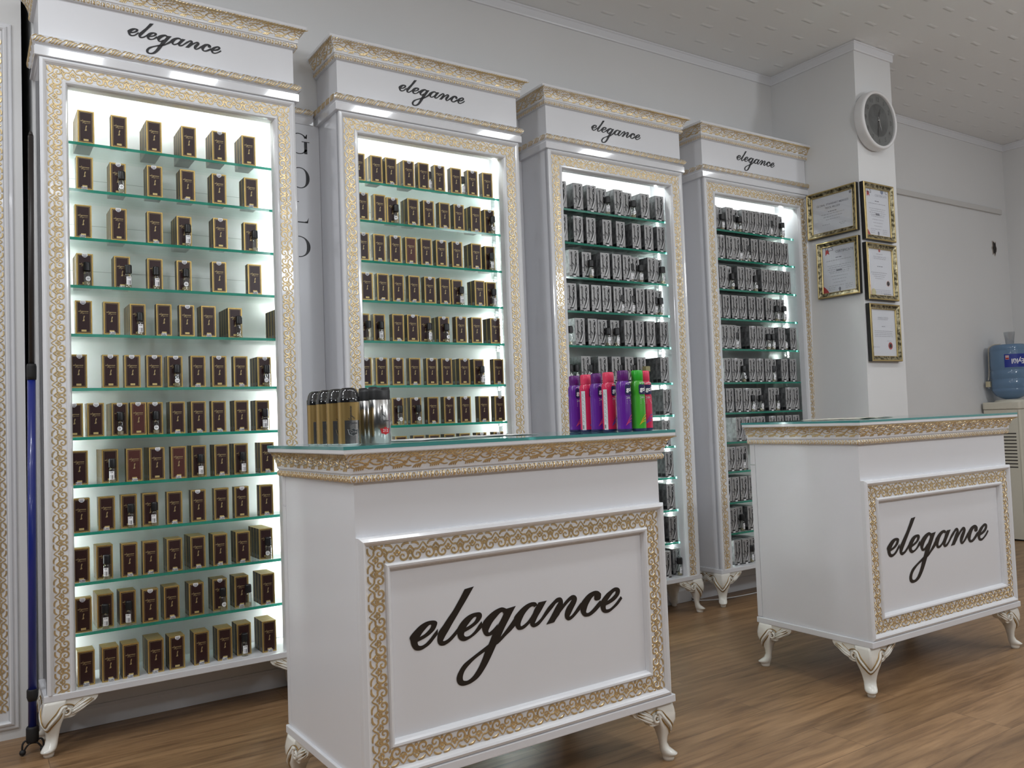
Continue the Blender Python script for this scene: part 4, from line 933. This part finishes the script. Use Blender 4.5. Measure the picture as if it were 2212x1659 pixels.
leaflet('price_list', 'open white price list on the glass beside the steel cans', .885, -.955, .2, .10, .20, .002, PAPER)
leaflet('price_list', 'open white price list on the glass halfway towards the purple cans', 1.16, -.90, -.1, .10, .19, .002, PAPER)
leaflet('catalogue', 'open cream catalogue lying on the glass of the counter near the pillar', 2.80, -.985, .15, .17, .24, .004, CREAM)
# ------------------------------------------------------------------ gilded panel frame on the left wall, and the mop leaning in the gap
root = thing('wall_frame', 'tall white frame with gold scrollwork on the wall at the edge, left of the mop', 'wall frame', (-.066, .2605, .005))
WF = .62; HF = 2.462
m = MB(); MO = [(o, h+.004) for o, h in MOULD]; MO[0] = (0, 0); MO[-1] = (.0837, 0); MO[-2] = (.0837, .002)
MO = [(0, 0), (0, .004), (.004, .006), (.012, .006), (.016, .012), (.022, .014), (.027, .010), (.029, .004)]+[(o+.0085, h+.003) for o, h in MOULD[6:-2]]+[(.0925, 0)]
m.sweep([(-WF, .03), (-WF, HF), (0, HF), (0, .03)], MO, lambda a, b, h_: (a, -h_, b), WHITE_M, closed=True); f = m.build('frame_moulding', root)
g = MB()
for xs in (1, -1):
    x_in = -.031 if xs > 0 else -WF+.031
    scroll_along(g, HF-.15, lambda s, v: ((x_in-xs*.043*v, -.005, .09+s)), (0, -1, 0)) if 0 else scroll_along(g, HF-.15, lambda s, v: ((x_in-xs*.043*v, -.005, .09+s), (0, -1, 0)))
for z_, zs in ((HF-.031, -1), (.061, 1)): scroll_along(g, WF-.15, lambda s, v: ((-WF+.075+s, -.005, z_+zs*.043*v), (0, -1, 0)))
g.build('gilded_scrollwork', f)['label'] = 'raised gold scrollwork band'
m = MB(); m.box((-WF+.09, -.002, .12), (-.09, -.0003, HF-.09), WHITE); m.build('centre_panel', root)

BLUE = mat('blue_steel_tube', (.012, .022, .20), .28, coat=.4); DARKROD = mat('dark_brown_tube', (.028, .022, .020), .4); RUBBER = mat('black_rubber', (.014, .013, .013), .6)
root = thing('mop', 'blue mop pole with black grip standing upright between the wall frame and cabinet', 'mop', (-.0335, .075, 0))
lx = .0155; tilt = lambda z: (lx*z/1.9-.004, .14*z/1.95*0+.0, z)
m = MB(); m.tube([tilt(.05), tilt(1.22)], .0125, BLUE, 16); m.build('lower_pole', root)
m = MB(); m.tube([tilt(1.19), tilt(2.02)], .0085, DARKROD, 14); m.tube([tilt(2.02), tilt(2.035)], [.0085, .004], DARKROD, 14); m.build('upper_pole', root)
m = MB(); m.tube([tilt(1.205), tilt(1.215), tilt(1.248), tilt(1.257)], [.0142, .0148, .0150, .0130], RUBBER, 16); m.build('grip', root)
m = MB(); m.tube([tilt(.166), tilt(.178), tilt(.200), tilt(.203)], [.013, .0165, .0165, .015], RUBBER, 16); m.build('collar', root)
m = MB(); m.tube([tilt(.034), tilt(.040), tilt(.080), tilt(.085)], [.0165, .0185, .0185, .016], RUBBER, 16); m.build('socket', root)
m = MB(); cx = -.003
for sx in (-1, 1):
    m.tube(cat_rom([(cx+sx*.010, -.004, .040), (cx+sx*.022, -.006, .043), (cx+sx*.029, -.008, .034), (cx+sx*.030, -.008, .014)], 5), .0032, RUBBER, 8)
    m.tube(cat_rom([(cx, -.012, .036), (cx+sx*.012, -.012, .033), (cx+sx*.021, -.010, .022), (cx+sx*.026, -.010, .012)], 5), .0028, RUBBER, 8)
    m.lathe([(.002, -.009), (.008, -.006), (.0098, 0), (.008, .006), (.002, .009)], RUBBER, 14, fn=lambda x, y, z: (cx+sx*.029+x, -.009+y, .0100+z))
m.build('mop_clamp', root)

# ------------------------------------------------------------------ certificates on the pillar
def frame_mat():
    m = mat('mottled_gold_frame', (.42, .32, .13), .35, metal=.7); nt = m.node_tree; b = nt.nodes['Principled BSDF']
    tc = nt.nodes.new('ShaderNodeTexCoord'); n = nt.nodes.new('ShaderNodeTexNoise'); n.inputs['Scale'].default_value = 55; n.inputs['Detail'].default_value = 5
    nt.links.new(tc.outputs['Object'], n.inputs['Vector'])
    r = nt.nodes.new('ShaderNodeValToRGB'); e = r.color_ramp.elements; e[0].position = .40; e[0].color = (.05, .04, .018, 1); e[1].position = .62; e[1].color = (.42, .37, .24, 1)
    nt.links.new(n.outputs['Fac'], r.inputs[0]); nt.links.new(r.outputs[0], b.inputs['Base Color']); return m
MOTT = frame_mat(); FGOLD = mat('bright_gold_frame_edge', (.56, .43, .19), .28, metal=.9); FBLACK = mat('black_frame_side', (.012, .011, .010), .4)
CERTP = mat('certificate_paper', (.66, .67, .71), .5); TXT = mat('grey_certificate_text', (.20, .20, .23), .6); TXTL = mat('pale_certificate_text', (.42, .42, .46), .6); REDP = mat('red_print', (.42, .035, .03), .5); GSEAL = mat('gold_seal_print', (.55, .50, .28), .5); PINKB = mat('pink_print', (.62, .42, .40), .5)
PANE = sheet_glass('frame_glass', (.97, .975, .98), rough=.015, strength=1.3)
def certificate(label, place, w_, h_, design):
    """place(x, z, out) -> world; x from the frame's left edge, z from its foot"""
    org = place(w_/2, 0, 0); ax = (Vector(place(w_/2+1, 0, 0))-Vector(org)); nv = Vector(place(w_/2, 0, 1))-Vector(org)
    root = thing('certificate_frame', label, 'framed certificate', org, 0, 'framed certificates on the pillar')
    up = Vector(place(w_/2, 1, 0))-Vector(org)
    L = lambda x, z, o: tuple(ax*(x-w_/2)+up*z+nv*o)
    m = MB(); path = [(0, 0), (0, h_), (w_, h_), (w_, 0)]
    sw = lambda prof, mt: m.sweep(path, prof, lambda a, b, hh: L(a, b, hh), mt, closed=True)
    sw([(0, .001), (0, .024)], FBLACK); sw([(0, .024), (.002, .027), (.006, .028), (.0085, .026)], FGOLD); sw([(.0085, .026), (.012, .0245), (.022, .018), (.027, .017)], MOTT); sw([(.027, .017), (.0285, .0175), (.030, .016), (.031, .010)], FGOLD)
    m.build('frame', root)
    m = MB(); m.poly([L(.028, .028, .009), L(w_-.028, .028, .009), L(w_-.028, h_-.028, .009), L(.028, h_-.028, .009)], CERTP)
    m.poly([L(.004, .004, .0012), L(w_-.004, .004, .0012), L(w_-.004, h_-.004, .0012), L(.004, h_-.004, .0012)][::-1], FBLACK)
    sheet = m.build('certificate_sheet', root)
    t = MB(); O = .0096
    def word(s, x, z, size, mt, bold=0.0): put_text(t, s, size, lambda a, b: L(x+a, z+b, O), mt, bold)
    def bar(x, z, ww, hh, mt): t.poly([L(x-ww/2, z-hh/2, O), L(x+ww/2, z-hh/2, O), L(x+ww/2, z+hh/2, O), L(x-ww/2, z+hh/2, O)], mt)
    def dashes(x, z, ww, hh, mt, seed=1):
        rs = random.Random(seed); a = x-ww/2
        while a < x+ww/2-.004:
            l = rs.uniform(.006, .018); l = min(l, x+ww/2-a); bar(a+l/2, z, l, hh, mt); a += l+.0035
    def disc(x, z, r, mt, n=20): t.poly([L(x+r*math.cos(2*PI*k/n), z+r*math.sin(2*PI*k/n), O) for k in range(n)], mt)
    def pl(pts, mt): t.poly([L(x, z, O) for x, z in pts], mt)
    design(w_, h_, word, bar, dashes, disc, pl)
    t.build('certificate_print', sheet)
    m = MB(); m.poly([L(.029, .029, .0135), L(w_-.029, .029, .0135), L(w_-.029, h_-.029, .0135), L(.029, h_-.029, .0135)], PANE); m.build('glass_pane', root)
    return root
def d_land(w, h, word, bar, dashes, disc, pl):
    word('TSEK GLOBAL STANDARTLARI MERKEZI' if 0 else 'GLOBAL STANDART MERKEZI', w/2, h*.70, .0155, TXT, .01); word('TESCIL BELGESI', w/2, h*.625, .0145, TXT, .01)
    dashes(w/2, h*.54, .06, .004, TXT, 3); 
    for k in range(3): dashes(w/2, h*.49-.016*k, .15-.03*k, .003, TXTL, 5+k)
    dashes(w*.36, h*.27, .05, .003, TXTL, 9); dashes(w*.70, h*.25, .05, .003, TXTL, 10); dashes(w*.70, h*.22, .035, .003, TXTL, 10); dashes(w*.17, h*.17, .03, .003, TXTL, 12); disc(w*.86, h*.84, .008, TXT)
def tcs(w, h, word, bar, dashes, disc, pl, right):
    word('TCS', .072 if not right else .062, h*.865, .034, TXT, .01)
    pl([(.050, h*.86), (.070, h*.86), (.075, h*.77), (.062, h*.80), (.050, h*.76)], REDP); word('CERTIFICATE', w*.64, h*.80, .0195, TXT if not right else TXTL)
    if right: disc(w*.68, h*.885, .014, mat('blue_seal', (.20, .24, .34), .5)); word('C', w*.82, h*.88, .030, TXT, .01)
    dashes(w/2, h*.70, .04, .004, TXT, 2); dashes(w/2, h*.655, .16, .004, TXTL, 3)
    for k in range(4): dashes(w/2, h*.565-.0115*k, .15-.02*(k % 2), .0035, TXTL, 4+k)
    bar(w/2, h*.47, .036, .009, TXT)
    for k in range(5): dashes(w/2, h*.43-.018*k, .12-.015*k, .003, TXTL, 11+k)
    for x in (w*.32, w*.72):
        for k in range(3): dashes(x, h*.205-.010*k, .045, .003, TXTL, 20+k)
    pl([(w*.50, h*.175), (w*.53, h*.15), (w*.515, h*.095), (w*.49, h*.095), (w*.47, h*.15)], TXT)
    a = [(.0285, .0285)]+[(.0285+.038*math.cos(k*PI/16)**1.6, .0285+.042*math.sin(k*PI/16)**1.6) for k in range(9)]
    pl(a, REDP)
def d_tcs_a(*a): tcs(*a, False)
def d_tcs_b(*a): tcs(*a, True)
def d_seal(w, h, word, bar, dashes, disc, pl):
    pl([(.0285, h*.68), (.036, h*.68), (.050, h*.10), (.0285, h*.10)], PINKB); disc(w*.5, h*.885, .009, REDP); disc(w*.24, h*.135, .022, GSEAL)
    dashes(w/2, h*.82, .06, .0035, TXTL, 2); word('TEST CERTIFICATE', w/2, h*.765, .0145, TXTL); dashes(w/2, h*.735, .11, .0035, TXTL, 4); dashes(w/2, h*.60, .055, .0035, TXT, 5)
    for k in range(4): dashes(w*.45, h*.49-.011*k, .15-.025*k, .0035, TXTL, 6+k)
    n = 24; pl([(w*.74+.017*math.cos(2*PI*k/n), h*.31+.017*math.sin(2*PI*k/n)) for k in range(n)], PINKB); disc(w*.74, h*.31, .013, CERTP); bar(w*.74, h*.31, .008, .012, REDP)
    for k in range(3): dashes(w*.55, h*.185-.009*k, .14, .003, TXTL, 12+k)
    dashes(w*.70, h*.115, .07, .004, TXT, 20)
def d_stamp(w, h, word, bar, dashes, disc, pl):
    word('MARKA TESCIL', w/2, h*.76, .0150, TXTL); dashes(w/2, h*.73, .10, .0035, TXTL, 3); dashes(w/2, h*.61, .03, .0035, TXT, 4)
    for k in range(4): dashes(w/2, h*.53-.010*k, .17, .0032, TXTL, 6+k)
    dashes(w*.68, h*.36, .05, .003, TXTL, 14); dashes(w*.25, h*.25, .06, .003, TXTL, 15)
    disc(w*.70, h*.275, .0205, REDP, 24); disc(w*.70, h*.275, .0125, PINKB); disc(w*.704, h*.278, .0095, REDP)
lean = (PX0t-PX0b)/ZC
def side_place(yL, z0): return lambda x, z, o: (px0(z0+z)-.0012-o, yL-x, z0+z)
def front_place(xL, z0): return lambda x, z, o: (xL+x, PY-.0012-o, z0+z)
certificate('wide framed certificate with two-line heading, on the pillar side near the cabinet', side_place(-.018, 1.992), .323, .268, d_land)
certificate('framed TCS certificate hanging below the wide one on the pillar side', side_place(-.072, 1.640), .270, .322, d_tcs_a)
certificate('framed TCS certificate on the pillar front, below the clock', front_place(3.936, 1.938), .284, .322, d_tcs_b)
certificate('framed certificate with pink edge stripe, middle of the pillar front', front_place(3.932, 1.603), .284, .318, d_seal)
certificate('framed certificate with solid red stamp, lowest on the pillar front', front_place(3.931, 1.262), .285, .320, d_stamp)

# ------------------------------------------------------------------ wall clock on the pillar front
CWH = mat('white_plastic', (.72, .71, .71), .35, coat=.2); DIALR = mat('grey_dial_ring', (.135, .140, .135), .5, vary=.12, vscale=20); DIALC = mat('dark_dial_picture', (.070, .075, .074), .5, vary=.45, vscale=14); NUM = mat('dark_numerals', (.022, .022, .022), .5); HANDL = mat('pale_hand', (.5, .5, .5), .4)
root = thing('wall_clock', 'round white wall clock with dark grey dial on the pillar', 'wall clock', (4.072, PY-.0005, 2.612))
fo = lambda x, y, z: (x, -z, y)
m = MB(); m.lathe([(.150, .0), (.160, .004), (.1645, .015), (.1655, .045), (.1645, .056), (.161, .0625), (.155, .0650), (.149, .0640), (.1465, .0610), (.1455, .056), (.145, .046)], CWH, 56, fn=fo, cap=False); m.build('rim', root)
m = MB(); R0 = .1455; n = 56
m.add([(R0*math.cos(2*PI*k/n), -.0500, R0*math.sin(2*PI*k/n)) for k in range(n)], [list(range(n))], DIALR)
m.add([(.152*math.cos(2*PI*k/n), -.002, .152*math.sin(2*PI*k/n)) for k in range(n)], [list(range(n))], CWH)
m.add([(.092*math.cos(2*PI*k/n), -.0505, .092*math.sin(2*PI*k/n)) for k in range(n)], [list(range(n))], DIALC); dial = m.build('dial', root)
m = MB()
for k in range(1, 13):
    a = PI/2-k*PI/6; put_text(m, str(k), .036, lambda x, y: (.118*math.cos(a)+x, -.0510, .118*math.sin(a)+y), NUM)
m.build('numerals', dial)
def hand(name, ang, l0, l1, w0, w1, y, mt):
    c_, s_ = math.sin(ang), math.cos(ang); q = MB()
    pts = [(-w0, -l0), (w0, -l0), (w0, l1*.45), (w1, l1*.62), (w0*.6, l1*.8), (0, l1), (-w0*.6, l1*.8), (-w1, l1*.62), (-w0, l1*.45)]
    q.prism([(x*s_+z*c_, y, -x*c_+z*s_) for x, z in pts][::-1], (0, -.0012, 0), mt); q.build(name, root)
hand('hour_hand', math.radians(16), .012, .072, .0028, .0075, -.0520, NUM); hand('minute_hand', math.radians(187), .015, .100, .0025, .0060, -.0536, NUM); hand('second_hand', math.radians(161), .02, .062, .0011, .0014, -.0552, HANDL)
m = MB(); m.lathe([(.005, .0505), (.005, .0575), (.003, .058)], CHROME, 12, fn=fo); m.build('centre_cap', root)
m = MB(); m.add([(.1462*math.cos(2*PI*k/n), -.0600, .1462*math.sin(2*PI*k/n)) for k in range(n)], [list(range(n))], PANE); m.build('glass_pane', root)

# ------------------------------------------------------------------ water dispenser in the far corner
CREAMP = mat('cream_plastic', (.66, .63, .53), .4, coat=.15); SLOT = mat('dark_vent_slot', (.05, .045, .04), .7)
def rbox(m, x0, x1, y0, y1, z0, z1, r, mt, n=5):
    pts = []
    for cx, cy, a0 in ((x1-r, y1-r, 0), (x0+r, y1-r, PI/2), (x0+r, y0+r, PI), (x1-r, y0+r, 1.5*PI)): pts += [(cx+r*math.cos(a0+k*PI/2/n), cy+r*math.sin(a0+k*PI/2/n)) for k in range(n+1)]
    m.prism([(x, y, z0) for x, y in pts], (0, 0, z1-z0), mt)
WX, WY, WD = 6.170, -.055, .262
root = thing('water_dispenser', 'cream water dispenser standing in the corner behind the pillar-side counter', 'water dispenser', (WX, WY, 0))
m = MB(); rbox(m, 0, .31, 0, WD, .012, .955, .012, CREAMP); m.build('body', root)
m = MB(); rbox(m, -.006, .316, -.006, WD+.004, .957, 1.012, .02, CREAMP); m.lathe([(.115, 1.012), (.112, 1.024), (.075, 1.030)], CREAMP, 30, ax=(.155, .125, 0)); m.build('top_cover', root, bevel=.008)
m = MB(); m.box((.02, .02, .0005), (.29, WD-.02, .012), RUBBER); m.build('foot', root)
m = MB()
for k in range(11):
    z = .775-.0245*k; m.box((-.0012, .035, z), (.004, .170, z+.0085), SLOT)
m.build('vent_grille', root)
m = MB(); m.box((-.0006, .0145, .02), (.001, .017, .95), mat('panel_seam', (.40, .37, .29), .6)); m.build('panel_seam', root)
BWAT = mat('blue_bottle_plastic', (.20, .33, .50), .14, trans=.45, ior=1.33, coat=.4)
bz = 1.0275; br = thing('water_bottle', 'large blue water bottle upside down on the dispenser with blue label', 'water bottle', (WX+.155, WY+.127, bz))
m = MB(); R_ = .1265
prof = [(.040, .004), (.060, .010), (.100, .030), (.120, .060), (R_, .078), (R_-.004, .083), (R_, .088), (R_, .150), (R_-.004, .155), (R_, .160), (R_, .215), (R_-.004, .221), (R_, .227), (R_, .36), (R_-.004, .366), (R_-.002, .372), (R_-.004, .392), (.112, .408), (.09, .412)]
m.lathe(prof, BWAT, 40); m.build('bottle_body', br)
m = MB(); LB = mat('royal_blue_label', (.014, .03, .26), .4); a0 = -2.40+.42; R2 = R_+.0008
def lab(a, z, dr=0): return ((R2+dr)*math.cos(a), (R2+dr)*math.sin(a), z)
n = 24; A0, A1 = -2.93, -1.45
m.add([lab(A0+(A1-A0)*k/n, z) for k in range(n+1) for z in (.238, .335)], [(2*k, 2*k+2, 2*k+3, 2*k+1) for k in range(n)], LB)
put_text(m, 'Eylül', .050, lambda x, y: lab(-2.22-x/R2, .283-y, .0006), SEALW, .02)
m.add([lab(a, z, .0006) for a, z in ((A0+.06, .295), (A0+.24, .295), (A0+.24, .326), (A0+.06, .326))], [(0, 1, 2, 3)], PINKB); m.add([lab(a, z, .0009) for a, z in ((A0+.07, .297), (A0+.23, .297), (A0+.23, .309), (A0+.07, .309))], [(0, 1, 2, 3)], REDP)
m.build('label_sticker', br)
cpm = sheet_glass('clear_plastic_cup', (.88, .89, .90), rough=.08, strength=2.2)
m = MB(); m.lathe([(.026, 0), (.027, .002), (.0375, .088), (.039, .089), (.039, .0905), (.0365, .0895), (.0262, .004), (.001, .004)], cpm, 28, cap=False)
o = m.build('plastic_cup'); o.location = (WX+.125, WY+.10, bz+.4125); tag(o, 'clear plastic cup standing on the upturned water bottle', 'cup')
CORD = mat('beige_cable', (.50, .46, .38), .5)
root = thing('power_cord', 'beige cord with plug draped over the water bottle', 'cord', (WX+.155, WY+.127, bz))
pts = [(-.02, .045, .4185), (-.05, .075, .417), (-.066, .092, .408), (-.0775, .105, .385), (-.079, .108, .32), (-.080, .109, .24), (-.083, .111, .185), (-.088, .115, .150)]
m = MB(); m.tube(cat_rom(pts, 5), .0038, CORD, 8); m.build('cable', root)
m = MB(); rbox(m, -.104, -.076, .099, .131, .100, .142, .006, mat('yellowed_plug', (.55, .49, .33), .5))
for dx in (-.098, -.082): m.lathe([(.0022, .086), (.0022, .101)], CHROME, 8, ax=(dx, .115, 0))
m.build('plug', root)
# thin white cable on the floor behind the last cabinet's legs
m = MB(); m.tube(cat_rom([(3.05, .19, .006), (3.2, .12, .006), (3.45, .10, .006), (3.7, .14, .006), (3.86, .19, .006)], 8), .0032, mat('white_cable', (.7, .7, .7), .5), 8)
tag(m.build('floor_cable'), 'thin white cable lying on the floor under the pillar-side cabinet', 'cable')
